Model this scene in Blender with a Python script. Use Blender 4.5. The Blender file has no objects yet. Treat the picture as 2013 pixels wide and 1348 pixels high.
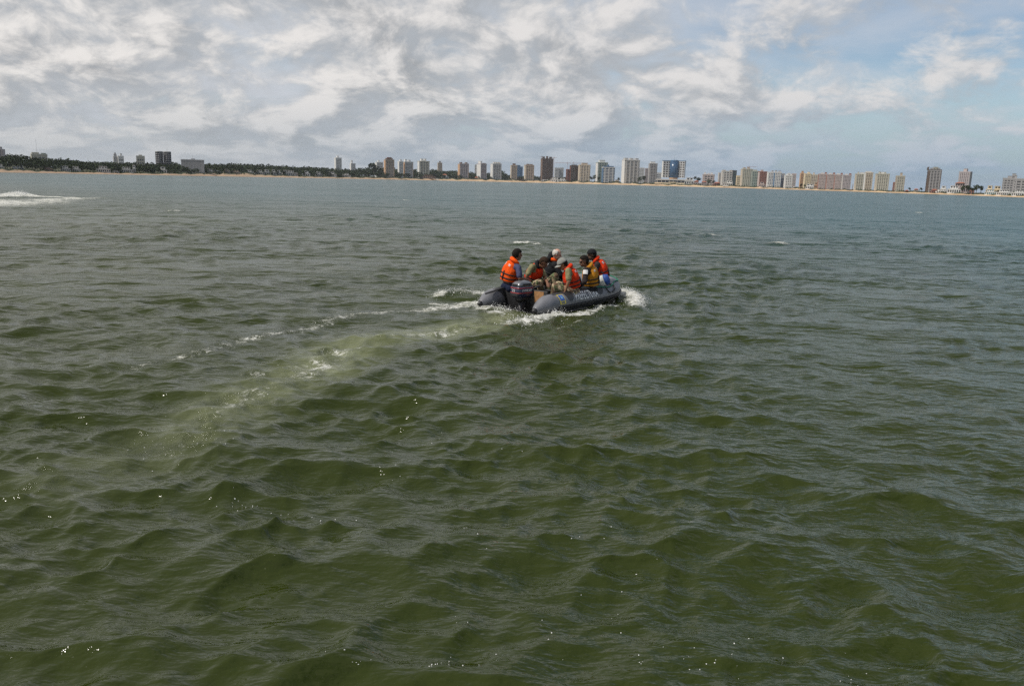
import bpy, bmesh, math, random
import numpy as np
from mathutils import Vector, Matrix

random.seed(7); RNG = np.random.default_rng(11)
S = bpy.context.scene
COL = S.collection

# ------------------------------------------------------------------ camera
CAM_H = 2.85
W0, H0, LENS = 2013.0, 1348.0, 28.0
FPX = W0 * LENS / 36.0
PITCH = math.atan(317.8 / FPX)
ROLL = math.atan(0.0245)
FWD = Vector((0, math.cos(PITCH), -math.sin(PITCH)))
UP0 = Vector((0, math.sin(PITCH), math.cos(PITCH)))
RIGHT = Vector((1, 0, 0)) * math.cos(ROLL) + UP0 * math.sin(ROLL)
UPV = Vector((-1, 0, 0)) * math.sin(ROLL) + UP0 * math.cos(ROLL)
cam_data = bpy.data.cameras.new('camera'); cam = bpy.data.objects.new('camera', cam_data); COL.objects.link(cam)
cam_data.sensor_width = 36.0; cam_data.lens = LENS; cam_data.clip_start = 0.05; cam_data.clip_end = 30000
cam.matrix_world = Matrix(((RIGHT.x, UPV.x, -FWD.x, 0), (RIGHT.y, UPV.y, -FWD.y, 0), (RIGHT.z, UPV.z, -FWD.z, CAM_H), (0, 0, 0, 1)))
S.camera = cam

def ray(px, py):
    return FWD + RIGHT * ((px - W0 / 2) / FPX) - UPV * ((py - H0 / 2) / FPX)
def on_water(px, py, z=0.0):
    v = ray(px, py); t = (z - CAM_H) / v.z
    return Vector((0, 0, CAM_H)) + v * t
def at_depth(px, py, Y):
    v = ray(px, py)
    return Vector((0, 0, CAM_H)) + v * (Y / v.y)
def horizon_y(px):
    return 356.2 + 0.0245 * (px - W0 / 2)
def azimuth(px):
    v = ray(px, horizon_y(px)); return math.atan2(v.x, v.y)

# ------------------------------------------------------------------ sun, sky, exposure
SUN = Vector((-0.95, -0.42, 0)).normalized() * math.cos(math.radians(53)) + Vector((0, 0, math.sin(math.radians(53))))
sun_data = bpy.data.lights.new('sun', 'SUN'); sun = bpy.data.objects.new('sun', sun_data); COL.objects.link(sun)
sun_data.energy = 3.6; sun_data.angle = math.radians(0.5); sun_data.color = (1.0, 0.95, 0.87)
sun.rotation_euler = SUN.to_track_quat('Z', 'Y').to_euler(); sun.location = (-40, 0, 60)

S.view_settings.view_transform = 'Standard'; S.view_settings.look = 'None'
S.view_settings.exposure = 0.0; S.view_settings.gamma = 1.0; S.view_settings.use_curve_mapping = False
S.render.engine = 'CYCLES'
S.cycles.max_bounces = 6; S.cycles.caustics_reflective = False; S.cycles.caustics_refractive = False
S.cycles.use_denoising = False; S.cycles.sample_clamp_direct = 9.0; S.cycles.sample_clamp_indirect = 4.0

class NT:
    """small helper for node trees"""
    def __init__(s, tree): s.t = tree; s.n = tree.nodes; s.l = tree.links
    def node(s, kind, **kw):
        n = s.n.new(kind)
        for k, v in kw.items(): setattr(n, k, v)
        return n
    def put(s, sock, v):
        if isinstance(v, bpy.types.NodeSocket): s.l.new(v, sock)
        elif v is not None: sock.default_value = v
    def math(s, op, a, b=None, c=None, clamp=False):
        n = s.node('ShaderNodeMath', operation=op, use_clamp=clamp)
        s.put(n.inputs[0], a)
        if b is not None: s.put(n.inputs[1], b)
        if c is not None: s.put(n.inputs[2], c)
        return n.outputs[0]
    def vmath(s, op, a, b=None, scale=None):
        n = s.node('ShaderNodeVectorMath', operation=op)
        s.put(n.inputs[0], a)
        if b is not None: s.put(n.inputs[1], b)
        if scale is not None: s.put(n.inputs['Scale'], scale)
        return n.outputs[0]
    def noise(s, vec, scale, detail=4.0, rough=0.5, dist=0.0, color=False):
        n = s.node('ShaderNodeTexNoise')
        s.put(n.inputs['Vector'], vec); n.inputs['Scale'].default_value = scale
        n.inputs['Detail'].default_value = detail; n.inputs['Roughness'].default_value = rough
        n.inputs['Distortion'].default_value = dist
        return n.outputs['Color'] if color else n.outputs['Fac']
    def mix(s, fac, a, b):
        n = s.node('ShaderNodeMix', data_type='RGBA', clamp_factor=True)
        s.put(n.inputs[0], fac); s.put(n.inputs[6], c4(a)); s.put(n.inputs[7], c4(b))
        return n.outputs[2]
    def step(s, v, a, b, lo=0.0, hi=1.0, smooth=True):
        n = s.node('ShaderNodeMapRange', interpolation_type='SMOOTHSTEP' if smooth else 'LINEAR')
        s.put(n.inputs[0], v); s.put(n.inputs[1], a); s.put(n.inputs[2], b); s.put(n.inputs[3], lo); s.put(n.inputs[4], hi)
        return n.outputs[0]
def c4(c):
    return (c[0], c[1], c[2], 1.0) if isinstance(c, (tuple, list)) else c

def build_world():
    w = bpy.data.worlds.new('World'); S.world = w; w.use_nodes = True
    t = NT(w.node_tree); bg = t.n['Background']
    sky = t.node('ShaderNodeTexSky', sky_type='NISHITA', sun_disc=False)
    sky.sun_elevation = math.radians(53); sky.sun_rotation = math.atan2(SUN.x, SUN.y)
    sky.air_density = 1.0; sky.dust_density = 0.6; sky.ozone_density = 1.6
    tc = t.node('ShaderNodeTexCoord')
    sep = t.node('ShaderNodeSeparateXYZ'); t.l.new(tc.outputs['Generated'], sep.inputs[0])
    x, y, z = sep.outputs
    z = t.math('MAXIMUM', z, 0.0)
    def layer(dz, soft, ex, k, seed, ox=0.0):
        q = t.math('MULTIPLY', t.math('POWER', t.math('ADD', z, soft + dz), -ex), k)
        cb = t.node('ShaderNodeCombineXYZ')
        t.put(cb.inputs[0], t.math('MULTIPLY', t.math('ADD', x, ox), q))
        t.put(cb.inputs[1], t.math('MULTIPLY', y, q))
        cb.inputs[2].default_value = seed
        return cb.outputs[0]
    SOFT = 0.10; SEED = 33.3
    def warped(v):
        wv = t.noise(v, 1.5, 2.0, 0.5, color=True)
        return t.vmath('ADD', v, t.vmath('SCALE', t.vmath('SUBTRACT', wv, (0.5, 0.5, 0.5)), scale=0.5))
    v0 = layer(0.0, SOFT, 0.40, 2.75, SEED); vu = layer(0.016, SOFT, 0.40, 2.75, SEED, -0.022)
    big = t.noise(v0, 0.5, 1.0, 0.5)
    w0 = warped(v0)
    n0 = t.math('ADD', t.math('MULTIPLY', t.noise(w0, 1.9, 8.0, 0.58), 0.78), t.math('MULTIPLY', big, 0.36))
    l0 = t.noise(w0, 1.9, 6.0, 0.60)
    lu = t.noise(warped(vu), 1.9, 6.0, 0.60)
    K = 10.0
    # thin high veil over the blue
    veil = t.noise(layer(0.0, 0.06, 0.8, 0.9, 8.2), 1.3, 5.0, 0.55, 0.4)
    veilf = t.math('ADD', t.step(veil, 0.30, 0.66, 0.15, 0.80), t.math('MULTIPLY', x, -0.75), clamp=True)
    base = t.mix(veilf, sky.outputs[0], (0.60 * K, 0.63 * K, 0.68 * K))
    bias = t.math('MULTIPLY', x, -0.13)                    # the cloud deck thickens towards the left
    nb = t.math('SUBTRACT', t.math('ADD', n0, bias), t.step(z, 0.3, 0.9, 0.0, 0.07))   # gaps open up overhead, where cloud sides no longer overlap
    cov = t.step(nb, 0.42, 0.57)
    litf = t.step(t.math('SUBTRACT', l0, lu), -0.11, 0.135)
    thick = t.step(nb, 0.52, 0.76)
    dark = t.mix(thick, (0.435 * K, 0.462 * K, 0.495 * K), (0.315 * K, 0.322 * K, 0.33 * K))
    lightc = t.mix(t.step(x, -0.6, 0.6), (0.86 * K, 0.825 * K, 0.79 * K), (0.74 * K, 0.72 * K, 0.71 * K))
    ccol = t.mix(litf, dark, lightc)
    full = t.mix(t.math('MULTIPLY', cov, 0.92), base, ccol)
    # far clouds fade into the pale air near the horizon
    hz = t.step(z, 0.0, 0.12, 0.72, 0.0)
    hcol = t.mix(t.step(x, -0.55, 0.55), (0.425 * K, 0.465 * K, 0.50 * K), (0.20 * K, 0.345 * K, 0.51 * K))
    full = t.mix(hz, full, hcol)
    t.l.new(full, bg.inputs[0]); bg.inputs[1].default_value = 0.1
build_world()

# ------------------------------------------------------------------ materials
MATS = {}
def mat(name, color, rough=0.7, metal=0.0, var=0.0, vscale=8.0, bump=0.0, bscale=40.0, spec=0.5, coat=0.0, color2=None):
    if name in MATS: return MATS[name]
    m = bpy.data.materials.new(name); m.use_nodes = True; MATS[name] = m
    t = NT(m.node_tree); p = t.n['Principled BSDF']
    p.inputs['Roughness'].default_value = rough; p.inputs['Metallic'].default_value = metal
    p.inputs['Specular IOR Level'].default_value = spec; p.inputs['Coat Weight'].default_value = coat
    tc = t.node('ShaderNodeTexCoord').outputs['Object']
    if var > 0 or color2:
        f = t.noise(tc, vscale, 5.0, 0.6)
        if color2: c = t.mix(t.step(f, 0.4, 0.6), color, color2)
        else: c = t.mix(t.step(f, 0.3, 0.7), tuple(v * (1 - var) for v in color), tuple(min(0.95, v * (1 + var)) for v in color))
        t.l.new(c, p.inputs['Base Color'])
    else:
        p.inputs['Base Color'].default_value = c4(color)
    if bump > 0:
        b = t.node('ShaderNodeBump'); b.inputs['Strength'].default_value = 0.6; b.inputs['Distance'].default_value = bump
        t.l.new(t.noise(tc, bscale, 4.0, 0.6), b.inputs['Height']); t.l.new(b.outputs[0], p.inputs['Normal'])
    return m

def camo_mat():
    if 'camouflage_cloth' in MATS: return MATS['camouflage_cloth']
    m = bpy.data.materials.new('camouflage_cloth'); m.use_nodes = True; MATS['camouflage_cloth'] = m
    t = NT(m.node_tree); p = t.n['Principled BSDF']; p.inputs['Roughness'].default_value = 0.9
    tc = t.node('ShaderNodeTexCoord').outputs['Object']
    def off(d): return t.vmath('ADD', tc, (d, d * 1.7, -d))
    c = t.mix(t.step(t.noise(off(3.1), 9.0, 2.0, 0.5, 0.6), 0.49, 0.52), (0.40, 0.31, 0.20), (0.11, 0.14, 0.06))
    c = t.mix(t.step(t.noise(off(9.4), 10.0, 2.0, 0.5, 0.8), 0.53, 0.56), c, (0.12, 0.07, 0.04))
    c = t.mix(t.step(t.noise(off(17.0), 13.0, 2.0, 0.5, 0.8), 0.60, 0.63), c, (0.015, 0.015, 0.012))
    t.l.new(c, p.inputs['Base Color'])
    b = t.node('ShaderNodeBump'); b.inputs['Distance'].default_value = 0.02; b.inputs['Strength'].default_value = 0.8
    t.l.new(t.noise(tc, 14.0, 3.0, 0.5), b.inputs['Height']); t.l.new(b.outputs[0], p.inputs['Normal'])
    return m

# ------------------------------------------------------------------ object helpers
ORIGIN = {}
def link(o, parent=None):
    COL.objects.link(o)
    if parent is not None: o.parent = parent
    return o
def tag(o, label, cat, group=None, kind=None):
    if label: o['label'] = label
    if cat: o['category'] = cat
    if group: o['group'] = group
    if kind: o['kind'] = kind
    return o
def thing(name, loc, label, cat, group=None, rotz=0.0):
    o = bpy.data.objects.new(name, None); link(o)
    o.location = loc; o.rotation_euler = (0, 0, rotz); o.empty_display_size = 0.2
    ORIGIN[o] = Vector(loc)
    return tag(o, label, cat, group)
def mesh_obj(name, verts, faces, material, parent=None, smooth=True, origin=None):
    """verts in world space; the object's own origin is its parent's, or `origin`"""
    off = ORIGIN.get(parent, Vector((0, 0, 0))) if parent is not None else (Vector(origin) if origin is not None else Vector((0, 0, 0)))
    me = bpy.data.meshes.new(name)
    v = np.asarray([tuple(p) for p in verts], dtype=float) - np.array(off)
    me.from_pydata([tuple(p) for p in v], [], faces); me.update()
    if smooth: me.shade_smooth()
    if material: me.materials.append(material)
    o = bpy.data.objects.new(name, me); link(o, parent)
    if parent is None: o.location = off
    ORIGIN[o] = off
    return o

class MB:
    """collects closed shapes in world space"""
    def __init__(s): s.v = []; s.f = []
    def add(s, v, f):
        n = len(s.v); s.v += [Vector(p) for p in v]; s.f += [tuple(i + n for i in q) for q in f]; return s
    def loft(s, rings, cap=True):
        m = len(rings[0]); n = len(s.v)
        for r in rings: s.v += [Vector(p) for p in r]
        for i in range(len(rings) - 1):
            for j in range(m):
                k = (j + 1) % m
                s.f.append((n + i * m + j, n + i * m + k, n + (i + 1) * m + k, n + (i + 1) * m + j))
        if cap:
            s.f.append(tuple(n + j for j in reversed(range(m))))
            s.f.append(tuple(n + (len(rings) - 1) * m + j for j in range(m)))
        return s
    def capsule(s, a, b, ra, rb, n=12):
        a = Vector(a); b = Vector(b); d = (b - a); L = max(d.length, 1e-5); d = d / L
        u = d.orthogonal().normalized(); w = d.cross(u); rings = []
        for t in (-0.98, -0.75, -0.4, 0.0):
            rings.append((a + d * ra * t, ra * math.sqrt(1 - t * t)))
        for t in (0.0, 0.4, 0.75, 0.98):
            rings.append((b + d * rb * t, rb * math.sqrt(1 - t * t)))
        return s.loft([[c + (u * math.cos(q) + w * math.sin(q)) * r for q in [2 * math.pi * j / n for j in range(n)]] for c, r in rings])
    def tube(s, pts, rad, n=10, cap=True):
        pts = [Vector(p) for p in pts]; rings = []; prev = None
        for i, p in enumerate(pts):
            d = (pts[min(i + 1, len(pts) - 1)] - pts[max(i - 1, 0)]).normalized()
            u = (prev - d * prev.dot(d)).normalized() if prev is not None else d.orthogonal().normalized()
            prev = u; w = d.cross(u); r = rad[i] if hasattr(rad, '__len__') else rad
            rings.append([p + (u * math.cos(q) + w * math.sin(q)) * r for q in [2 * math.pi * j / n for j in range(n)]])
        return s.loft(rings, cap)
    def ellipsoid(s, c, ax, ay, az, n=14, m=9):
        """ax, ay, az are half-axis vectors"""
        c = Vector(c); rings = []
        for i in range(m + 1):
            th = math.pi * (0.02 + 0.96 * i / m)
            rings.append([c + az * -math.cos(th) + (ax * math.cos(q) + ay * math.sin(q)) * math.sin(th) for q in [2 * math.pi * j / n for j in range(n)]])
        return s.loft(rings)
    def box(s, c, ax, ay, az, bev=0.0):
        c = Vector(c); v = []
        for i in (-1, 1):
            for j in (-1, 1):
                for k in (-1, 1): v.append(c + ax * i + ay * j + az * k)
        f = [(0, 1, 3, 2), (4, 6, 7, 5), (0, 4, 5, 1), (2, 3, 7, 6), (0, 2, 6, 4), (1, 5, 7, 3)]
        return s.add(v, f)
    def build(s, name, material, parent=None, smooth=True, origin=None, remesh=0.0, iters=4, bevel=0.0, keep=None):
        o = mesh_obj(name, s.v, s.f, material, parent, smooth, origin)
        if remesh > 0: bake_remesh(o, remesh, iters)
        if bevel > 0:
            b = o.modifiers.new('bevel', 'BEVEL'); b.width = bevel; b.segments = 2; b.limit_method = 'ANGLE'
            bake(o)
        return o
def bake(o):
    dg = bpy.context.evaluated_depsgraph_get(); dg.update()
    me = bpy.data.meshes.new_from_object(o.evaluated_get(dg)); old = o.data
    o.modifiers.clear(); me.name = old.name + '_mesh'; o.data = me; bpy.data.meshes.remove(old)
    me.shade_smooth()
def bake_remesh(o, size, iters=4):
    r = o.modifiers.new('remesh', 'REMESH'); r.mode = 'VOXEL'; r.voxel_size = size
    if iters:
        sm = o.modifiers.new('smooth', 'SMOOTH'); sm.factor = 0.5; sm.iterations = iters
    m = o.data.materials[0]; bake(o)
    if not o.data.materials: o.data.materials.append(m)
    else: o.data.materials[0] = m

UNIT = None
def unit_cube():
    global UNIT
    if UNIT is None:
        UNIT = bpy.data.meshes.new('unit_block')
        v = [(x, y, z) for x in (-.5, .5) for y in (-.5, .5) for z in (0, 1)]
        UNIT.from_pydata(v, [], [(0, 1, 3, 2), (4, 6, 7, 5), (0, 4, 5, 1), (2, 3, 7, 6), (0, 2, 6, 4), (1, 5, 7, 3)])
        UNIT.materials.append(None)
    return UNIT
def block(name, parent, material, x0, x1, y0, y1, z0, z1):
    """axis-aligned block in the parent's own frame, sharing one mesh"""
    o = bpy.data.objects.new(name, unit_cube()); link(o, parent)
    o.location = ((x0 + x1) / 2, (y0 + y1) / 2, z0); o.scale = (x1 - x0, y1 - y0, z1 - z0)
    o.material_slots[0].link = 'OBJECT'; o.material_slots[0].material = material
    return o
# ------------------------------------------------------------------ boat frame (shared by the water and the boat)
BH = Vector((math.cos(math.radians(54)), math.sin(math.radians(54)), 0))
BP = Vector((-BH.y, BH.x, 0))
BM = Vector((-0.15, 17.39, 0))
TUBE_R = 0.22; TUBE_L = 0.75; TUBE_Z = 0.20; BOW_S = 2.95; BOW_L = 4.15
def bpt(s, p, z): return BM + BH * s + BP * p + Vector((0, 0, z))
def tube_axis(u):
    """centre line of the inflatable tube: u 0 = starboard tip ... 1 = port tip; returns (s, p, z)"""
    straight = BOW_S; arc = 2.75; total = 2 * straight + arc; d = u * total
    if d <= straight: s, p = d, -TUBE_L
    elif d >= straight + arc: s, p = total - d, TUBE_L
    else:
        a = (d - straight) / arc * math.pi
        e = 0.8
        ca, sa = math.cos(a), math.sin(a)
        p = -TUBE_L * math.copysign(abs(ca) ** e, ca); s = BOW_S + (BOW_L - TUBE_R - BOW_S) * abs(sa) ** e
    z = TUBE_Z + 0.16 * max(0, (s - 2.4) / 1.7) ** 2
    return s, p, z
def tube_pt(s, ang, r):
    """point on the starboard tube at straight station s; ang 0 = outboard horizontal, 90 = top"""
    a = math.radians(ang); 
    u = s / (2 * BOW_S + 2.75); ss, p, z = tube_axis(u); s2, p2, z2 = tube_axis(u + 0.004)
    tx, ty = s2 - ss, p2 - p; L = math.hypot(tx, ty); nx, ny = ty / L, -tx / L
    return bpt(ss + nx * r * math.cos(a), p + ny * r * math.cos(a), z + r * math.sin(a))
# ------------------------------------------------------------------ the sea
def polyline(pix): return np.array([[*on_water(x, y).xy] for x, y in pix])
def dist_poly(X, Y, P, wid):
    """distance to a polyline divided by its (interpolated) half width, and the position along it"""
    best = np.full(X.shape, 1e9, dtype=np.float32); par = np.zeros(X.shape, dtype=np.float32)
    n = len(P) - 1
    for i in range(n):
        a, b = P[i], P[i + 1]; d = b - a; L2 = d @ d
        t = np.clip(((X - a[0]) * d[0] + (Y - a[1]) * d[1]) / L2, 0, 1)
        w = wid[i] * (1 - t) + wid[i + 1] * t
        q = np.hypot(X - a[0] - t * d[0], Y - a[1] - t * d[1]) / w
        k = q < best; best[k] = q[k]; par[k] = (i + t[k]) / n
    return best, par
def bump01(q): return np.clip(1 - q, 0, 1) ** 2 * (1 + 2 * np.clip(q, 0, 1))
def sstep(x, a, b):
    t = np.clip((x - a) / (b - a), 0, 1); return t * t * (3 - 2 * t)

rw = np.random.default_rng(5)
NW = 190
LAM = np.exp(np.linspace(math.log(0.11), math.log(5.0), NW)) * rw.uniform(0.97, 1.03, NW)
DIRA = math.radians(-78) + rw.normal(0, 0.78, NW) * np.where(LAM > 3.0, 0.75, 1.1)
SLOPE = 0.0255 * np.exp(-0.5 * (np.log(LAM / 0.42) / 0.85) ** 2) * rw.uniform(0.5, 1.5, NW) + 0.0062 * np.exp(-0.5 * (np.log(LAM / 2.3) / 0.4) ** 2)
PHASE = rw.uniform(0, 2 * math.pi, NW)

def sea(X, Y, sp_r, sp_t):
    """Gerstner sum; components too short for the local mesh are left to the material"""
    dx = np.zeros_like(X); dy = np.zeros_like(X); dz = np.zeros_like(X); lost = np.zeros_like(X)
    az = np.arctan2(X, Y)
    g1 = np.sin(X * 0.23 + Y * 0.11 + 1.0) * np.sin(Y * 0.17 - X * 0.08) + 0.45 * np.sin(X * 0.61 - Y * 0.37)
    g2 = np.sin(X * 1.37 + 1.3 * np.sin(Y * 0.71)) * np.sin(Y * 1.13 + 1.1 * np.sin(X * 0.83 + 2.0))
    grp = 0.50 + 0.80 * sstep(g1, -0.8, 0.9) + 0.30 * g2
    grp_s = 0.95 + 0.65 * np.sin(X * 2.9 + 1.7 * np.sin(Y * 1.9 + 1)) * np.sin(Y * 2.3 + 1.5 * np.sin(X * 1.7))
    for i in range(NW):
        lam = LAM[i]; k = 2 * math.pi / lam; cx, cy = math.cos(DIRA[i]), math.sin(DIRA[i])
        cr = np.abs(cx * np.sin(az) + cy * np.cos(az)); need = np.maximum(sp_r * cr, sp_t * np.sqrt(np.maximum(0, 1 - cr * cr)))
        w = sstep(lam / np.maximum(need, 1e-6), 2.2, 5.0)
        lost += (1 - w) * SLOPE[i] ** 2
        if w.max() <= 0: continue
        th = k * (cx * X + cy * Y) + PHASE[i]
        a = SLOPE[i] / k * w * (grp_s * grp if lam < 0.45 else grp if lam < 3 else 1.0) * 1.41
        s = np.sin(th); c = np.cos(th)
        dz += a * c; q = 0.85
        dx -= q * a * cx * s; dy -= q * a * cy * s
    return dx, dy, dz, np.sqrt(lost / (SLOPE ** 2).sum())

def boat_local(X, Y):
    rx = X - BM.x; ry = Y - BM.y
    return rx * BH.x + ry * BH.y, rx * BP.x + ry * BP.y

def build_water():
    rs = [0.7]; 
    while rs[-1] < 9000:
        r = rs[-1]
        step = min(max(0.010, 1.25 * r * r / (796 * CAM_H)), 0.0072 * r if r < 55 else (0.0072 + 0.0175 * min(1, math.log(r / 55) / 3.2)) * r)
        if r < 3.2: step = 0.05
        rs.append(r + step)
    R = np.array(rs); dR = np.gradient(R)
    half = math.radians(58); nd = 940; w = 2 * half / (nd - 1)
    out = [half]; 
    while out[-1] < math.pi - 0.06: w = min(w * 1.12, 0.09); out.append(out[-1] + w)
    out = np.array(out[1:]); out = half + (out - half) * (math.pi - half) / (out[-1] - half)
    A = np.concatenate([-out[::-1], np.linspace(-half, half, nd), out[:-1]])
    dA = np.gradient(A)
    RR, AA = np.meshgrid(R, A, indexing='ij')
    X = (RR * np.sin(AA)).astype(np.float32); Y = (RR * np.cos(AA)).astype(np.float32)
    spr = np.repeat(dR[:, None], len(A), 1).astype(np.float32); spt = (RR * dA[None, :]).astype(np.float32)
    dx, dy, dz, lost = sea(X, Y, spr, spt)

    # ---- marks on the water: wake, wash, breakers
    foam = np.zeros_like(X); aer = np.zeros_like(X); lift = np.zeros_like(X); calm = np.ones_like(X)
    near = (RR < 140)
    def lay(dst, val, m): dst[m] = np.maximum(dst[m], val)
    xs, ys = X[near], Y[near]
    lump = 0.5 + 0.5 * np.sin(xs * 1.9 + 0.8 * np.sin(ys * 2.3)) * np.sin(ys * 1.7 + 1.1 * np.sin(xs * 1.3))
    lump2 = 0.5 + 0.5 * np.sin(xs * 4.7 + 1.4 * np.sin(ys * 5.3 + xs)) * np.sin(ys * 5.1 + 1.2 * np.sin(xs * 4.1))
    # turned-up pale water behind the propeller
    P = polyline([(1000, 622), (935, 640), (860, 651), (780, 662), (690, 681), (625, 716), (545, 755), (450, 806), (370, 858), (270, 900), (120, 945)])
    q, u = dist_poly(xs, ys, P, [.5, .6, .62, .65, .75, .72, .7, .68, .65, .65, .65])
    core = bump01(q * 0.62)
    lay(aer, core * np.clip(1.45 - 1.25 * u, 0, 1) * (0.80 + 0.35 * lump), near)
    lay(foam, bump01(q * 1.15) * np.where(u < 0.75, 0.54, 0.42) * (0.35 + 0.75 * lump) * (0.8 + 0.4 * lump2) * (1 - 0.35 * u), near)
    # patch of foam halfway along the trail
    for px, py, w_, v in [(622, 716, .55, .46), (575, 742, .5, .43), (500, 735, .35, .38), (660, 690, .4, .40), (480, 790, .5, .38), (330, 872, .5, .34)]:
        c = on_water(px, py); q2 = np.hypot((xs - c.x) / (w_ * 1.5), (ys - c.y) / w_)
        lay(foam, bump01(q2 * 0.8) * v * (0.6 + 0.6 * lump2), near)
    # line of foam on the far side of the trail
    P = polyline([(950, 602), (900, 604), (840, 609), (760, 613), (690, 622), (640, 632), (560, 655), (500, 664), (430, 683), (330, 705), (200, 735)])
    q, u = dist_poly(xs, ys, P, [.55, .55, .5, .42, .4, .42, .4, .38, .4, .35, .3])
    lay(foam, bump01(q * 0.8) * (0.74 - 0.40 * u) * (0.53 + 0.3 * lump + 0.35 * lump2), near)
    # outer stern wave beyond the port tube
    P = polyline([(955, 582), (915, 578), (880, 578), (862, 583)])
    q, u = dist_poly(xs, ys, P, [.4, .5, .5, .3]); f = bump01(q * 0.8)
    lay(foam, f * 0.62 * (0.5 + 0.65 * lump2), near); lift[near] += 0.10 * f
    # boiling wash at the stern
    for pts, wd, v in [([(930, 600), (985, 608), (1040, 612), (1080, 618)], [.5, .6, .55, .4], 1.0),
                       ([(1010, 634), (1050, 628), (1085, 620)], [.45, .5, .3], 0.95),
                       ([(860, 600), (930, 603), (990, 618)], [.4, .6, .6], 0.7),
                       ([(960, 650), (1010, 668), (1060, 690)], [.5, .7, .5], 0.30),
                       ([(1040, 655), (1110, 640), (1170, 622)], [.3, .3, .3], 0.42)]:
        q, u = dist_poly(xs, ys, polyline(pts), wd); f = bump01(q * 0.8)
        lay(foam, f * v * 0.84 * (0.48 + 0.6 * lump2), near); lift[near] += 0.05 * f * v
    # foam along the starboard side
    P = polyline([(1092, 622), (1120, 622), (1150, 616), (1180, 606), (1205, 600)])
    q, u = dist_poly(xs, ys, P, [.25, .28, .28, .28, .28]); lay(foam, bump01(q * 0.8) * 0.75 * (0.55 + 0.6 * lump2), near)
    # wave pushed out by the bow
    P = polyline([(1206, 588), (1224, 580), (1243, 586), (1256, 598), (1250, 606)])
    q, u = dist_poly(xs, ys, P, [.3, .38, .42, .34, .28]); f = bump01(q * 0.75)
    lay(foam, f * 0.9 * (0.6 + 0.5 * lump2), near); lift[near] += 0.17 * f * (.6 + .6 * lump2)
    # small breaking crests
    for px, py, w_, h_ in [(1398, 464, 1.1, .12), (1530, 480, 1.0, .12), (1805, 419, 1.9, .16), (1030, 479, 1.3, .1), (1062, 482, .6, .06), (345, 416, 1.2, .12), (795, 394, 1.2, .1), (1640, 393, 1.6, .1), (1990, 435, 1.2, .1)]:
        c = on_water(px, py); q2 = np.hypot((xs - c.x) / w_, (ys - c.y) / (w_ * 0.55)); f = bump01(q2 * 0.8)
        lay(foam, f * 0.9 * (0.45 + 0.7 * lump2), near); lift[near] += h_ * f
    # long streak of white water on the left
    lump3 = 0.5 + 0.5 * np.sin(xs * 0.9 + 1.5 * np.sin(ys * 0.35)) * np.sin(ys * 0.5 + xs * 0.23)
    P = polyline([(-220, 405), (-60, 402), (20, 398), (90, 394), (165, 391), (215, 390)])
    q, u = dist_poly(xs, ys, P, [8, 8, 7, 5, 2.4, 1.0]); f = bump01(q * 0.7)
    lay(foam, f * (0.95 - 0.35 * u) * (0.45 + 0.3 * lump3 + 0.4 * lump2), near); lift[near] += 0.14 * f * lump3
    P = polyline([(-160, 390), (0, 387), (40, 386), (90, 388), (150, 390)])
    q, u = dist_poly(xs, ys, P, [2.6, 2.6, 2.0, 1.4, .8]); f = bump01(q * 0.7); lay(foam, f * 1.05 * (.75 + .4 * lump2), near); lift[near] += 0.22 * f * (.5 + lump3) * (1 - .6 * u)
    c = on_water(34, 386); f = bump01(np.hypot((xs - c.x) / 1.7, (ys - c.y) / 2.4) * 0.8); lay(foam, f, near); lift[near] += 0.34 * f
    # the hull presses the water down and stills it
    s, p = boat_local(X, Y)
    hull = sstep(np.minimum(np.minimum(s - 0.35, BOW_L - 0.1 - s), 0.85 - np.abs(p) - 0.25 * np.clip((s - 2.9), 0, 2)), -0.16, 0.12)
    prox = sstep(np.hypot(np.clip(np.abs(s - 2.0) - 2.0, 0, None), np.clip(np.abs(p) - 0.8, 0, None)), 0.0, 1.2)
    damp = 0.45 + 0.55 * prox
    X += dx * damp; Y += dy * damp
    Z = dz * damp + lift + foam * 0.03 * np.sin(X * 17 + 2 * np.sin(Y * 13)) * np.sin(Y * 19 + X * 5) * (RR < 60)
    Z = Z * (1 - hull) - 0.34 * hull
    Z = np.where(RR > 2500, 0, Z)
    nr, na = RR.shape
    co = np.stack([X, Y, Z], -1).reshape(-1, 3).astype(np.float32)
    i = np.arange(nr - 1)[:, None] * na; j = np.arange(na)[None, :]; jn = (j + 1) % na
    quads = np.stack([i + j, i + na + j, i + na + jn, i + jn], -1).reshape(-1, 4)
    keep_hole = quads[:, ::-1]
    me = bpy.data.meshes.new('sea_water'); n = len(co); nf = len(quads)
    me.vertices.add(n); me.vertices.foreach_set('co', co.ravel())
    me.loops.add(nf * 4); me.loops.foreach_set('vertex_index', quads[:, ::-1].ravel().astype(np.int32))
    me.polygons.add(nf); me.polygons.foreach_set('loop_start', np.arange(0, nf * 4, 4, dtype=np.int32))
    me.update(calc_edges=True); me.validate(); me.shade_smooth()
    for nm, arr in (('foam', foam), ('aerated', aer), ('unresolved', lost)):
        at = me.attributes.new(nm, 'FLOAT', 'POINT'); at.data.foreach_set('value', arr.reshape(-1).astype(np.float32))
    me.materials.append(water_mat())
    o = bpy.data.objects.new('sea_water', me); link(o); tag(o, 'choppy olive green sea water with boat wake', 'water', kind='structure')
    return o

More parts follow.
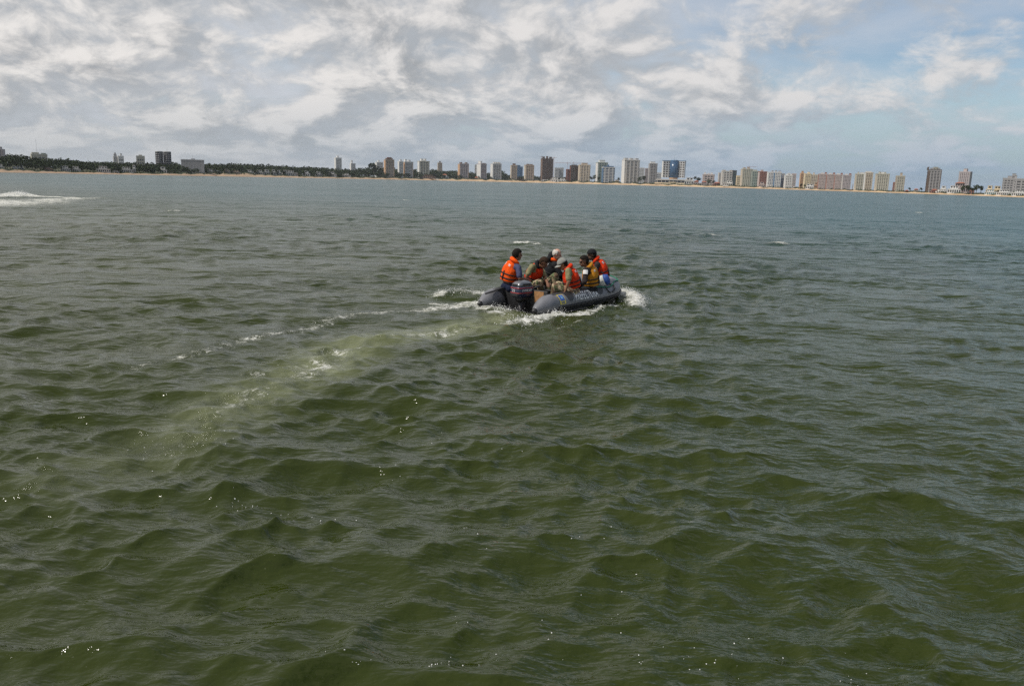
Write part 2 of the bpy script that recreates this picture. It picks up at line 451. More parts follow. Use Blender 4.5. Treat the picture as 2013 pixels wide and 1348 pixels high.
def water_mat():
    m = bpy.data.materials.new('sea_water'); m.use_nodes = True
    t = NT(m.node_tree); p = t.n['Principled BSDF']
    tc = t.node('ShaderNodeTexCoord').outputs['Object']
    def attr(nm): 
        a = t.node('ShaderNodeAttribute', attribute_name=nm); return a.outputs['Fac']
    foam, aer, far = attr('foam'), attr('aerated'), attr('unresolved')
    # colour of the silty water: olive over the near shoal, greener and bluer further out
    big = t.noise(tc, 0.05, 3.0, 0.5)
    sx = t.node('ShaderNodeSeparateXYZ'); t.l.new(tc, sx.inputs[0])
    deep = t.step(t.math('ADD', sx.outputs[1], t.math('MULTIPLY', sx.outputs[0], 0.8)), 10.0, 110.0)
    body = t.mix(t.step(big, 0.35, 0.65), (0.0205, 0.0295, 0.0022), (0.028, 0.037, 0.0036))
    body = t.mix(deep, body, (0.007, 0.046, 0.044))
    wisps = t.noise(tc, 1.9, 7.0, 0.66, 0.9)
    af = t.math('MULTIPLY', aer, t.step(wisps, 0.32, 0.68, 0.45, 1.15), clamp=True)
    body = t.mix(af, body, (0.172, 0.188, 0.100))
    # foam broken into lace and crumbs
    fa = t.noise(tc, 5.6, 8.0, 0.74, 0.8)
    lace = t.math('SUBTRACT', 1.0, t.math('MULTIPLY', t.math('ABSOLUTE', t.math('SUBTRACT', t.noise(tc, 9.5, 5.0, 0.62, 1.6), 0.5)), 4.5), clamp=True)
    pat = t.math('ADD', t.math('MULTIPLY', t.step(fa, 0.30, 0.70, smooth=False), 0.62), t.math('MULTIPLY', lace, 0.38))
    ff = t.step(t.math('SUBTRACT', t.math('ADD', pat, foam), 1.0), -0.06, 0.30)
    ff = t.math('MULTIPLY', ff, t.step(foam, 0.06, 0.20))
    fcol = t.mix(t.step(t.noise(tc, 9.0, 4.0, 0.6), 0.3, 0.7), (0.42, 0.42, 0.35), (0.74, 0.74, 0.71))
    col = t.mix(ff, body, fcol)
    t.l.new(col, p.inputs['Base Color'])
    rough = t.math('ADD', 0.05, t.math('MULTIPLY', far, 0.16))
    rough = t.math('ADD', rough, t.math('MULTIPLY', ff, 0.6), clamp=True)
    t.l.new(rough, p.inputs['Roughness']); p.inputs['IOR'].default_value = 1.333
    t.l.new(t.math('SUBTRACT', 0.5, t.math('MULTIPLY', far, 0.26)), p.inputs['Specular IOR Level'])   # waves the mesh cannot hold hide part of each other's reflection
    # ripples, and the waves too short for the mesh further out
    mp = t.node('ShaderNodeMapping'); mp.inputs['Scale'].default_value = (0.75, 1.25, 1.0); t.l.new(tc, mp.inputs[0])
    mp2 = t.node('ShaderNodeMapping'); mp2.inputs['Scale'].default_value = (0.55, 1.35, 1.0); mp2.inputs['Rotation'].default_value = (0, 0, 0.25); t.l.new(tc, mp2.inputs[0])
    gust = t.step(t.noise(tc, 0.03, 4.0, 0.6), 0.3, 0.7, 0.65, 1.25)
    r1 = t.math('ADD', t.math('MULTIPLY', t.noise(mp.outputs[0], 3.2, 2.5, 0.5, 0.5), 0.055), t.math('ADD', t.math('MULTIPLY', t.noise(mp2.outputs[0], 11.0, 1.5, 0.5, 0.4), 0.0195), t.math('MULTIPLY', t.noise(mp.outputs[0], 34.0, 1.0, 0.5, 0.3), 0.0050)))
    r2 = t.math('MULTIPLY', t.math('MULTIPLY', t.noise(mp.outputs[0], 0.75, 3.0, 0.55, 0.6), far), 0.55)
    r3 = t.math('MULTIPLY', t.math('MULTIPLY', t.noise(mp.outputs[0], 0.13, 3.0, 0.6, 0.6), far), 1.3)
    hgt = t.math('MULTIPLY', t.math('ADD', t.math('ADD', r1, r2), r3), gust)
    hgt = t.math('ADD', hgt, t.math('MULTIPLY', t.math('MULTIPLY', pat, foam), 0.05))
    b = t.node('ShaderNodeBump'); b.inputs['Strength'].default_value = 1.0; b.inputs['Distance'].default_value = 1.0
    t.l.new(hgt, b.inputs['Height']); t.l.new(b.outputs[0], p.inputs['Normal'])
    return m
build_water()
# ------------------------------------------------------------------ the far shore
SHORE_Y = [(-900, 343), (0, 343), (420, 346), (800, 349), (1000, 353), (1220, 361), (1400, 368), (1600, 374), (1820, 382), (2013, 391), (2900, 425)]
SHORE_D = [(-900, 560), (0, 720), (300, 880), (600, 1250), (850, 1900), (1050, 2300), (1300, 2000), (1500, 1600), (1750, 1050), (2013, 720), (2900, 520)]
def interp(tab, x): return float(np.interp(x, [a for a, _ in tab], [b for _, b in tab]))
def shore_y(px): return interp(SHORE_Y, px)
def shore_d(px): return interp(SHORE_D, px)
def land_pt(px, back, z=0.0):
    d = shore_d(px) + back; a = azimuth(px); return Vector((math.sin(a) * d, math.cos(a) * d, z))
def metres(px, npix, back=0.0): return npix * (shore_d(px) + back) / FPX * math.cos(azimuth(px))

def beach_px(px):   # height of the sand bank in photo pixels
    return interp([(-900, 5), (0, 6.5), (120, 3), (300, 3.5), (480, 7), (560, 4), (640, 3), (760, 4), (830, 4), (950, 6), (1200, 5), (1500, 4), (1620, 3), (2013, 3.0), (2900, 3)], px)
def ground_z(px, back):
    d = shore_d(px); u = back / d
    nz = 0.5 + 0.5 * math.sin(px * .21 + 1.3 * math.sin(px * .071)) * math.sin(px * .053 + 1)
    h = beach_px(px) * d / FPX * (0.55 + 0.7 * nz)
    hill = interp([(-900, 9), (0, 9), (120, 8), (400, 6), (700, 4), (900, 4), (1100, 1.5), (2013, 1)], px) * d / FPX
    s = lambda a, b: max(0.0, min(1.0, (u - a) / (b - a))) ** 1.0
    return -0.25 + 0.55 * s(0.0, 0.008) + 0.85 * h * s(0.008, 0.035) + hill * s(0.05, 0.3)

def build_land():
    pxs = np.concatenate([np.arange(-900, 0, 30), np.arange(0, 2013, 4), np.arange(2013, 2900, 30)])
    us = [-0.004, 0.0, 0.004, 0.008, 0.014, 0.020, 0.028, 0.036, 0.05, 0.08, 0.14, 0.22, 0.32, 0.6, 1.2, 2.5]
    v = []; f = []
    for px in pxs:
        for u in us: v.append(land_pt(px, u * shore_d(px), ground_z(px, u * shore_d(px)) if u >= 0 else -1.2))
    n = len(us)
    for i in range(len(pxs) - 1):
        for j in range(n - 1): f.append((i * n + j, (i + 1) * n + j, (i + 1) * n + j + 1, i * n + j + 1))
    m = bpy.data.materials.new('beach_and_scrub'); m.use_nodes = True; t = NT(m.node_tree); p = t.n['Principled BSDF']; p.inputs['Roughness'].default_value = 0.95
    tc = t.node('ShaderNodeTexCoord').outputs['Object']
    sand = t.mix(t.step(t.noise(tc, 0.03, 5.0, 0.6), 0.35, 0.65), (0.42, 0.28, 0.165), (0.55, 0.40, 0.24))
    sx = t.node('ShaderNodeSeparateXYZ'); t.l.new(tc, sx.inputs[0])
    sand = t.mix(t.step(sx.outputs[0], -500.0, -120.0), (0.27, 0.185, 0.125), sand)
    sand = t.mix(t.step(sx.outputs[0], 420.0, 700.0), sand, (0.23, 0.165, 0.125))
    a = t.node('ShaderNodeAttribute', attribute_name='scrub').outputs['Fac']
    fa = t.step(t.math('ADD', a, t.math('MULTIPLY', t.math('SUBTRACT', t.noise(tc, 0.035, 6.0, 0.65), 0.5), 1.6)), 0.42, 0.58)
    g = t.mix(t.noise(tc, 0.15, 4.0), (0.035, 0.045, 0.022), (0.09, 0.085, 0.045))
    t.l.new(t.mix(fa, sand, g), p.inputs['Base Color'])
    o = mesh_obj('shore_terrain', v, f, m); tag(o, 'sandy beach and low dunes along the far shore', 'beach', kind='structure')
    at = o.data.attributes.new('scrub', 'FLOAT', 'POINT')
    vals = []
    for px in pxs:
        for u in us: vals.append(float(np.interp(u, [0, .012, .024, .034, .05], [0, 0.05, 0.35, 0.8, 1.2])))
    at.data.foreach_set('value', vals)
build_land()

# ---- foliage
def leaf_clump(mb, c, r, n, rng, flat=0.75, size=0.4):
    """n small irregular leaf sprays through an ellipsoid"""
    d = rng.normal(size=(n, 3)); d /= np.linalg.norm(d, axis=1)[:, None]; rad = r * rng.uniform(0.45, 1.0, n) ** 0.6
    for i in range(n):
        q = Vector(d[i] * rad[i]); q.z *= flat; p = Vector(c) + q
        s = size * rng.uniform(.6, 1.4); a = Vector(rng.normal(size=3)).normalized() * s; b = Vector(rng.normal(size=3)).normalized() * s
        mb.add([p - a, p + b, p + a * .9, p - b * 1.1], [(0, 1, 2, 3)])
LEAF_D = mat('pine_foliage', (0.035, 0.048, 0.022), 0.9, var=0.45, vscale=0.12, spec=0.1); LEAF_G = mat('broadleaf_foliage', (0.055, 0.075, 0.028), 0.9, var=0.4, vscale=0.15, spec=0.1)
BARK = mat('bark', (0.07, 0.05, 0.035), 0.95, var=.2)
def build_forest():
    rng = np.random.default_rng(21); mb = MB()
    rows = [(0.050, 0.8), (0.075, 1.0), (0.11, 1.0), (0.16, 1.05), (0.22, 1.05), (0.30, 1.0)]
    top_px = [(-900, 27), (0, 29), (30, 30), (48, 29), (60, 27), (80, 26), (110, 25), (180, 21), (300, 20), (420, 21), (480, 22), (600, 19), (680, 17), (740, 20), (800, 18), (850, 19), (900, 17), (1000, 13), (1060, 11), (1110, 11)]
    for u, hk in rows:
        px = -420.0
        while px < 1130:
            d = shore_d(px); back = u * d; base = land_pt(px, back, 0); gz = ground_z(px, back)
            want = 1.12 * interp(top_px, px) * (0.72 + 0.28 * (u - .05) / .25) * (d + back) / FPX * math.cos(azimuth(px))
            step = rng.uniform(3.2, 6.0) if px < 760 else rng.uniform(3.0, 5.5)
            ht = max(3.0, (want - gz) * rng.uniform(0.80, 1.06)) * hk
            cr = min(ht * .5, metres(px, rng.uniform(3.0, 5.0), back))
            if not (px > 700 and rng.random() < 0.12):
                c = base + Vector((0, 0, gz + ht - cr * .75))
                leaf_clump(mb, c, cr, 34, rng, 0.75, cr * .30)
                for _ in range(2): leaf_clump(mb, c + Vector((rng.uniform(-1, 1) * cr, 0, -rng.uniform(.3, 1.0) * cr)), cr * .8, 14, rng, .8, cr * .28)
                if u < .08: mb.tube([base + Vector((0, 0, gz - .5)), c], [cr * .07, cr * .04], 5)
            px += step
    o = mb.build('pine_wood', LEAF_D, smooth=False); tag(o, 'dense dark pine wood behind the left beach', 'wood', kind='stuff')
    # scrub on the dunes
    mb = MB()
    for px in np.arange(-200, 2150, 2.6):
        for u in (0.026, 0.036, 0.046):
            if rng.random() < (0.45 if u < .03 else .75):
                d = shore_d(px); b = u * d * rng.uniform(.9, 1.1); r = metres(px, rng.uniform(.9, 2.3))
                leaf_clump(mb, land_pt(px + rng.uniform(-1, 1), b, ground_z(px, b) + r * .35), r, 12, rng, .6, r * .4)
    o = mb.build('dune_scrub', LEAF_G, smooth=False); tag(o, 'low dune scrub along the far beach', 'scrub', kind='stuff')
build_forest()

TREE_MESH = []
def tree_protos():
    rng = np.random.default_rng(4)
    for kind in range(3):
        cr = MB(); 
        for _ in range(11):
            a = rng.uniform(0, 6.28); r = rng.uniform(0, .38); leaf_clump(cr, (r * math.cos(a), r * math.sin(a), rng.uniform(.52, .9)), rng.uniform(.13, .22), 26, rng, .85, .055)
        tr = MB(); tr.tube([(0, 0, -.05), (.01, 0, .3), (0, .01, .62)], [.045, .032, .018], 7)
        for a in (0.3, 2.4, 4.4): tr.tube([(0, 0, .42), (.16 * math.cos(a), .16 * math.sin(a), .62), (.27 * math.cos(a), .27 * math.sin(a), .74)], [.02, .013, .007], 5)
        me = []
        for nm, q, m_ in (('crown', cr, LEAF_D if kind else LEAF_G), ('trunk', tr, BARK)):
            x = bpy.data.meshes.new('tree_' + nm); x.from_pydata([tuple(p) for p in q.v], [], q.f); x.materials.append(m_); me.append(x)
        TREE_MESH.append(me)
tree_protos()
def tree(px, hpx, back, label, k=0, wide=1.0):
    d = shore_d(px) * back; loc = land_pt(px, d, ground_z(px, d)); h = metres(px, hpx, d)
    o = thing('tree', loc, label, 'tree', 'trees among the shore buildings'); o.rotation_euler.z = px * 1.7; o.scale = (h * wide, h * wide, h)
    for nm, me in zip(('crown', 'trunk'), TREE_MESH[k % 3]):
        c = bpy.data.objects.new(nm, me); link(c, o)
# ------------------------------------------------------------------ buildings on the far shore
WALLC = dict(white=(.66, .65, .63), offwhite=(.52, .50, .47), cream=(.66, .55, .38), beige=(.52, .45, .36), tan=(.40, .33, .26), pink=(.46, .385, .365), grey=(.33, .32, .32), lgrey=(.48, .48, .48),
             brown=(.20, .135, .10), dbrown=(.10, .07, .055), red=(.29, .135, .105), rbrown=(.21, .085, .065), orange=(.52, .33, .20), blue=(.07, .145, .25), dark=(.045, .045, .05), green=(.30, .34, .30), ggrey=(.46, .44, .37), mauve=(.40, .36, .365))
GLC = dict(dark=(.035, .04, .05), blue=(.035, .085, .17), teal=(.05, .14, .15), grey=(.10, .105, .115), brown=(.06, .045, .04), mid=(.15, .15, .16))
def wm(c): return mat('wall_' + c, WALLC[c], 0.85, var=.12, vscale=.12)
def gm(c): return mat('glazing_' + c, GLC[c], 0.25, var=.35, vscale=.35)
ROOFT = mat('terracotta_roof', (.34, .12, .07), .9, var=.2, vscale=.4); 

def base_of(px0, px1, back, turn):
    px = (px0 + px1) / 2; b = back * shore_d(px); loc = land_pt(px, b, ground_z(px, b) - 0.5)
    return px, b, loc, -azimuth(px) + math.radians(turn)
def tower(px0, px1, ytop, wall, glass, label, turn=0, back=.06, floors=None, piers=4, ends='both', tops=(), style='band', name='apartment_tower', cat='building', side=None, depth=.7, crown=None, base_y=None):
    px, b, loc, rz = base_of(px0, px1, back, turn); W = wm(wall); G = gm(glass); SD = wm(side) if side else W
    t = math.radians(abs(turn)); w = metres(px, px1 - px0, b) * math.cos(azimuth(px)) / (math.cos(t) + depth * math.sin(t)); dp = w * depth
    h = metres(px, (shore_y(px) - ytop), b) - loc.z
    o = thing(name, loc, label, cat, 'towers along the far shore', rz)
    hx, hy = w / 2, dp / 2; e = w * .004 + .05
    nf = floors or max(4, int(round((shore_y(px) - ytop) / 3.0))); fh = h / nf
    block('glazing', o, G, -hx + e, hx - e, -hy + e, hy - e, 0, h - .05)
    ew = w * .055
    if ends in ('both', 'left'): block('end_wall', o, SD, -hx - e, -hx + ew, -hy - 2 * e, hy + 2 * e, 0, h)
    if ends in ('both', 'right'): block('end_wall', o, SD, hx - ew, hx + e, -hy - 2 * e, hy + 2 * e, 0, h)
    for i in range(nf):
        z = i * fh
        if style == 'frame': block('floor_slab', o, W, -hx - e, hx + e, -hy - 3 * e, hy + e, z + fh * .80, z + fh)
        else: block('balcony', o, W, -hx + ew * .5, hx - ew * .5, -hy - w * .022, hy + e, z + fh * .52, z + fh * .99)
    for i in range(piers):
        x = -hx + w * (i + .5) / piers; pw = w * (.028 if style == 'frame' else .04)
        block('pier', o, W, x - pw, x + pw, -hy - w * .034, hy - e, 0, h - .02)
    block('parapet', o, W, -hx - 2 * e, hx + 2 * e, -hy - w * .04, hy + 2 * e, h, h + fh * .55)
    for j, (a, c, hp, col) in enumerate(tops):
        r = block('roof_house', o, wm(col), -hx + w * a, -hx + w * c, -hy * .6, hy * .6, h + fh * .55, h + fh * .55 + metres(px, hp, b))
        block('roof_cap', o, wm(col), -hx + w * a - e * 2, -hx + w * c + e * 2, -hy * .6 - e * 2, hy * .6 + e * 2, h + fh * .55 + metres(px, hp, b), h + fh * .55 + metres(px, hp + .35, b))
    return o
def antenna(o, px, x, z0, npx, b):
    q = bpy.data.objects.new('antenna', unit_cube()); link(q, o); r = metres(px, .22, b); q.location = (x, 0, z0); q.scale = (r, r, metres(px, npx, b)); q.material_slots[0].link = 'OBJECT'; q.material_slots[0].material = wm('dbrown')

T = tower
# left of the bay
T(-14, 13, 302, 'mauve', 'mid', 'grey tower block at the left edge of the skyline', -12, .30, tops=((.1, .3, 4, 'grey'), (.62, .82, 4, 'grey')))
T(63, 95, 312, 'ggrey', 'mid', 'low greenish block among pines below the thin mast', 8, .26, floors=4, tops=((.05, .5, 2.4, 'ggrey'), (.65, .95, 1.5, 'green')), depth=.4)
T(224, 234, 313, 'lgrey', 'mid', 'stepped grey tower with small spire above the left pines', 10, .28, tops=((.1, .75, 4, 'lgrey'), (.3, .6, 6.5, 'grey')))
T(233, 245, 314, 'white', 'mid', 'small white block beside the stepped spire tower', 10, .27, floors=4, tops=((.4, .75, 4, 'white'),))
T(270, 286, 313.5, 'ggrey', 'grey', 'short grey block just left of the twin dark towers', 0, .28, floors=4, tops=((.3, .7, 1.5, 'ggrey'),))
o = T(358, 402, 317.5, 'grey', 'mid', 'long pale slab block with gridded front near the beach', -4, .07, floors=7, piers=14, depth=.3, tops=((.44, .6, 1.6, 'lgrey'),)); antenna(o, 380, 0, metres(380, 28), 9, 60)
T(658, 672, 311, 'white', 'mid', 'lone white tower standing behind the pine wood', 18, .24, tops=((.3, .6, 3, 'white'),), side='white')
T(688, 699, 321, 'white', 'mid', 'small white block with a chimney stack behind the pines', 22, .22, tops=((.15, .45, 5, 'white'),))
T(738, 753, 318, 'white', 'mid', 'pale grey tower just left of the brown tower', 18, .16, tops=((.3, .5, 3, 'white'),))
T(755, 775, 313, 'tan', 'mid', 'brown rounded tower with dark red crown above the beach', 14, .055, side='orange', tops=((.12, .88, 2.0, 'brown'), (.3, .75, 3.8, 'rbrown')))
T(782, 793, 316, 'white', 'mid', 'narrow white tower with an orange edge', 25, .075, side='white', tops=((.3, .7, 3, 'white'),))
T(792, 812, 316.5, 'lgrey', 'dark', 'banded tower with white roof houses right of the orange edge', 18, .06, side='orange', tops=((.1, .3, 4, 'white'), (.5, .75, 3, 'white')))
T(821, 844, 315.5, 'ggrey', 'grey', 'grey green tower with two white roof houses', 14, .075, side='white', tops=((.22, .42, 4, 'white'), (.55, .72, 4, 'white')))
T(860, 869, 318.5, 'tan', 'mid', 'slim distant tan tower alone above the trees', 10, .25, tops=((.3, .7, 2.5, 'grey'),))
T(900, 921, 320, 'mauve', 'grey', 'brownish slab tower with a red left edge', 16, .05, side='orange', tops=((.12, .32, 2, 'brown'), (.7, .9, 2, 'brown')))
T(933, 940, 322, 'lgrey', 'mid', 'sliver of grey tower hidden behind the white sided tower', 0, .2)
T(937, 956, 320, 'mauve', 'grey', 'tower with blank left side painted sunlit white and front painted shaded dark', 36, .05, side='white', tops=((.1, .35, 4.5, 'white'), (.6, .95, .8, 'brown')), depth=.9)  # sunlight on the side and shade on the front are put into the wall colours
T(964, 985, 320, 'lgrey', 'dark', 'white banded tower with spiky roof trellis', 20, .045, side='white', tops=((.2, .3, 2.5, 'offwhite'), (.42, .52, 2.5, 'offwhite'), (.62, .72, 2.5, 'offwhite'), (.82, .92, 2.5, 'offwhite')))
T(1003, 1016, 323, 'tan', 'grey', 'narrow tan tower in front of the blue glass block', 12, .045, side='beige', tops=((.3, .75, 3, 'brown'),))
T(1014, 1022, 323, 'blue', 'blue', 'taller half of the hazy blue glass block', 0, .13)
T(1021, 1027, 326, 'blue', 'blue', 'lower half of the hazy blue glass block', 0, .135)
T(1030, 1049, 323, 'tan', 'mid', 'tan banded tower with low brown roof houses', 12, .045, side='beige', tops=((.2, .45, 1.4, 'brown'), (.55, .85, 1.2, 'brown')))
T(1062, 1086, 311.5, 'dbrown', 'brown', 'tall dark brown unfinished tower between two cranes', 12, .05, style='frame', piers=9, side='brown', tops=((.1, .25, 3, 'dbrown'), (.45, .55, 4, 'dbrown'), (.72, .9, 3, 'dbrown')))
T(1089, 1098, 329, 'lgrey', 'mid', 'left one of two hazy grey blocks behind the white villas', 10, .26)
T(1098, 1107, 329, 'lgrey', 'mid', 'right one of two hazy grey blocks behind the white villas', 10, .27)
T(1112, 1121, 332, 'rbrown', 'brown', 'low red brown unfinished block under the long crane', 10, .05, style='frame', piers=4)
T(1119, 1136, 325, 'dbrown', 'brown', 'dark unfinished tower with red brown frame left of the beige tower', 8, .055, style='frame', piers=5, side='rbrown', tops=((.2, .8, 1, 'dbrown'),))
T(1136, 1159, 324, 'beige', 'mid', 'beige tower with flat brown drum on its roof', 10, .05, tops=((.24, .76, 3, 'tan'),), side='beige')
T(1170, 1193, 320, 'green', 'teal', 'white and green glass tower behind the blue edged tower', 16, .06, side='white', tops=((.2, .75, 4, 'white'),))
T(1182, 1207, 329, 'lgrey', 'blue', 'white fronted tower framed by blue glass edges', 10, .045, side='blue', piers=3, tops=((.08, .92, 1.6, 'blue'), (.4, .52, 4.2, 'blue')))
T(1221, 1255, 316, 'offwhite', 'mid', 'broad white tower with three roof blocks', 20, .045, floors=16, piers=4, side='white', tops=((.05, .25, 3, 'offwhite'), (.4, .6, 3, 'offwhite'), (.75, .95, 3, 'lgrey')), depth=.5)
T(1253, 1265, 331, 'lgrey', 'mid', 'hazy grey block just right of the broad white tower', 0, .2)
T(1266, 1275, 332, 'mauve', 'mid', 'grey lower wing of the white capped tower', 8, .06)
T(1273, 1290, 323, 'grey', 'mid', 'grey tower with a bright white cap', 12, .05, piers=3, tops=((.15, .75, 2.8, 'white'),))
T(1289, 1299, 341, 'lgrey', 'blue', 'low grey block left of the blue drum hotel', 0, .09, floors=5)
T(1380, 1403, 345.5, 'pink', 'mid', 'pinkish block with three white roof cubes', 5, .12, floors=5, tops=((.1, .26, 2.6, 'white'), (.42, .56, 1.6, 'white'), (.68, .84, 2.6, 'white')))
T(1410, 1420, 342, 'offwhite', 'mid', 'pale narrow block left of the wide banded building', 14, .055, floors=8)
T(1416, 1440, 339, 'offwhite', 'mid', 'wide banded building with dark roof terrace', 10, .055, floors=9, tops=((.05, .3, 1.2, 'tan'), (.7, .95, 1.2, 'tan')))
T(1438, 1446, 338, 'dark', 'teal', 'dark glass slab closing the wide banded building', 0, .05, floors=9)
T(1446, 1455, 348, 'cream', 'mid', 'small cream block in a gap of the right skyline', 12, .05, floors=5)
T(1454, 1477, 335, 'ggrey', 'teal', 'tall beige green tower with uneven roofs under a small crane', 12, .05, piers=6, side='beige', tops=((.15, .35, 2, 'tan'), (.55, .75, 2.4, 'tan')))
T(1475, 1490, 339, 'green', 'teal', 'grey green tower with round top next to the red tower', 6, .05, tops=((.2, .7, 1.8, 'ggrey'),))
T(1488, 1506, 340, 'red', 'mid', 'red and pink tower with white side bay', 16, .05, side='pink', piers=5, tops=((.25, .5, 2.6, 'pink'),))
T(1506, 1520, 341, 'white', 'blue', 'left half of the white tower pair with blue glass seam', 12, .05, tops=((.6, .85, 2.4, 'grey'),))
T(1519, 1534, 341, 'white', 'blue', 'right half of the white tower pair with blue glass seam', 12, .05, side='blue', tops=((.1, .3, 2.4, 'grey'), (.6, .85, 2, 'grey')))
T(1533, 1541, 344, 'grey', 'blue', 'thin grey tower behind the stepped white block', 0, .075)
T(1540, 1556, 347, 'white', 'mid', 'stepped white block with rounded gable top', 10, .045, floors=8, tops=((.2, .85, 1.8, 'white'), (.4, .7, 3.4, 'white')))
T(1554, 1563, 344, 'pink', 'teal', 'pink and teal block behind the stepped white one', 0, .075)
T(1570, 1579, 343, 'orange', 'mid', 'narrow orange cream tower starting the right cluster', 18, .05, tops=((.3, .75, 3.4, 'orange'),), side='orange')
T(1578, 1592, 344, 'cream', 'mid', 'cream tower between the orange tower and the pink slab', 14, .055, tops=((.5, .8, 2.6, 'cream'),), side='cream')
T(1591, 1606, 346, 'beige', 'mid', 'beige tower set behind the low white block', 6, .08, tops=((.3, .5, 3, 'beige'),))
for i, (a, c, n_) in enumerate(((1606, 1623, 'first'), (1622, 1639, 'second'), (1638, 1654, 'third'), (1653, 1671, 'last'))):
    T(a, c, 344.5 + i * .8, 'pink' if i < 3 else 'mauve', 'mid', n_ + ' bay from the left of the long pink slab building', 6, .05, piers=6, side='red' if i < 3 else 'offwhite', tops=((.75, .98, 2.4, 'red'), (.3, .6, 1.6, 'white')))
T(1678, 1700, 345, 'ggrey', 'mid', 'grey beige tower with white penthouse right of the pink slab', 8, .05, piers=5, side='beige', tops=((.2, .3, 3, 'ggrey'), (.45, .75, 2.2, 'white')))
T(1696, 1713, 342.5, 'beige', 'brown', 'taller rear half of the grey beige tower with its sunlit top painted white', 12, .055, side='white', tops=((.1, .8, 1.6, 'white'),))  # sunlight on the top is painted in as white
T(1718, 1745, 345, 'ggrey', 'mid', 'broad grey beige tower with a single white penthouse', 8, .05, piers=6, side='beige', tops=((.2, .3, 3, 'ggrey'), (.34, .62, 2.6, 'white'), (.66, .74, 2.6, 'ggrey')))
T(1758, 1776, 349, 'ggrey', 'mid', 'slim isolated tower with a roof pillar', 8, .05, side='tan', tops=((.45, .68, 5, 'tan'),))
T(1754, 1761, 361, 'red', 'mid', 'narrow red annex against the slim isolated tower', 0, .055, floors=6)
T(1820, 1846, 339, 'grey', 'dark', 'dark banded tower with a wide flat crown', 10, .05, piers=4, side='dbrown', tops=((-.03, 1.03, .8, 'dark'), (.12, .88, 3.6, 'grey'), (.35, .7, 5.4, 'ggrey')))
T(1881, 1906, 343, 'mauve', 'grey', 'mauve grey tower with a square lift house on top', -14, .10, piers=6, side='grey', tops=((.32, .62, 5, 'pink'),))
T(1968, 1992, 357, 'grey', 'mid', 'stepped grey block left of the lift tower at the right edge', 0, .12, floors=7, tops=((.35, 1.0, 3.5, 'grey'), (.7, 1.0, 8, 'grey')))
T(1990, 2030, 359, 'grey', 'mid', 'long grey block running out of the right edge', 0, .12, floors=6, tops=((0, .12, 6, 'grey'),), depth=.4)

def twin():
    px, b, loc, rz = base_of(309, 337, .28, 0); o = thing('cylinder_tower', loc, 'pair of joined dark round towers above the left pines', 'building', 'towers along the far shore', rz)
    h = metres(px, shore_y(px) - 302.5, b) - loc.z; r = metres(px, 6.6, b); G = gm('dark')
    for sg in (-1, 1):
        cx = sg * r * 1.08; me = MB(); me.tube([(cx, 0, 0), (cx, 0, h)], r * .93, 28); q = mesh_obj('glazing', me.v, me.f, G); q.parent = o
        for i in range(9):
            me = MB(); z = h * (i + .6) / 9; me.tube([(cx, 0, z), (cx, 0, z + h / 22)], r, 28); q = mesh_obj('balcony', me.v, me.f, wm('grey')); q.parent = o
        for a in np.linspace(math.pi, 2 * math.pi, 7):
            x, y = cx + r * .99 * math.cos(a), r * .99 * math.sin(a); block('pier', o, wm('dark'), x - r * .06, x + r * .06, y - r * .06, y + r * .06, 0, h)
        me = MB(); me.tube([(cx, 0, h), (cx, 0, h + metres(px, 1, b))], r * 1.03, 28); q = mesh_obj('roof', me.v, me.f, wm('lgrey')); q.parent = o
        antenna(o, px, cx, h, 6 + 2 * sg, b)
twin()

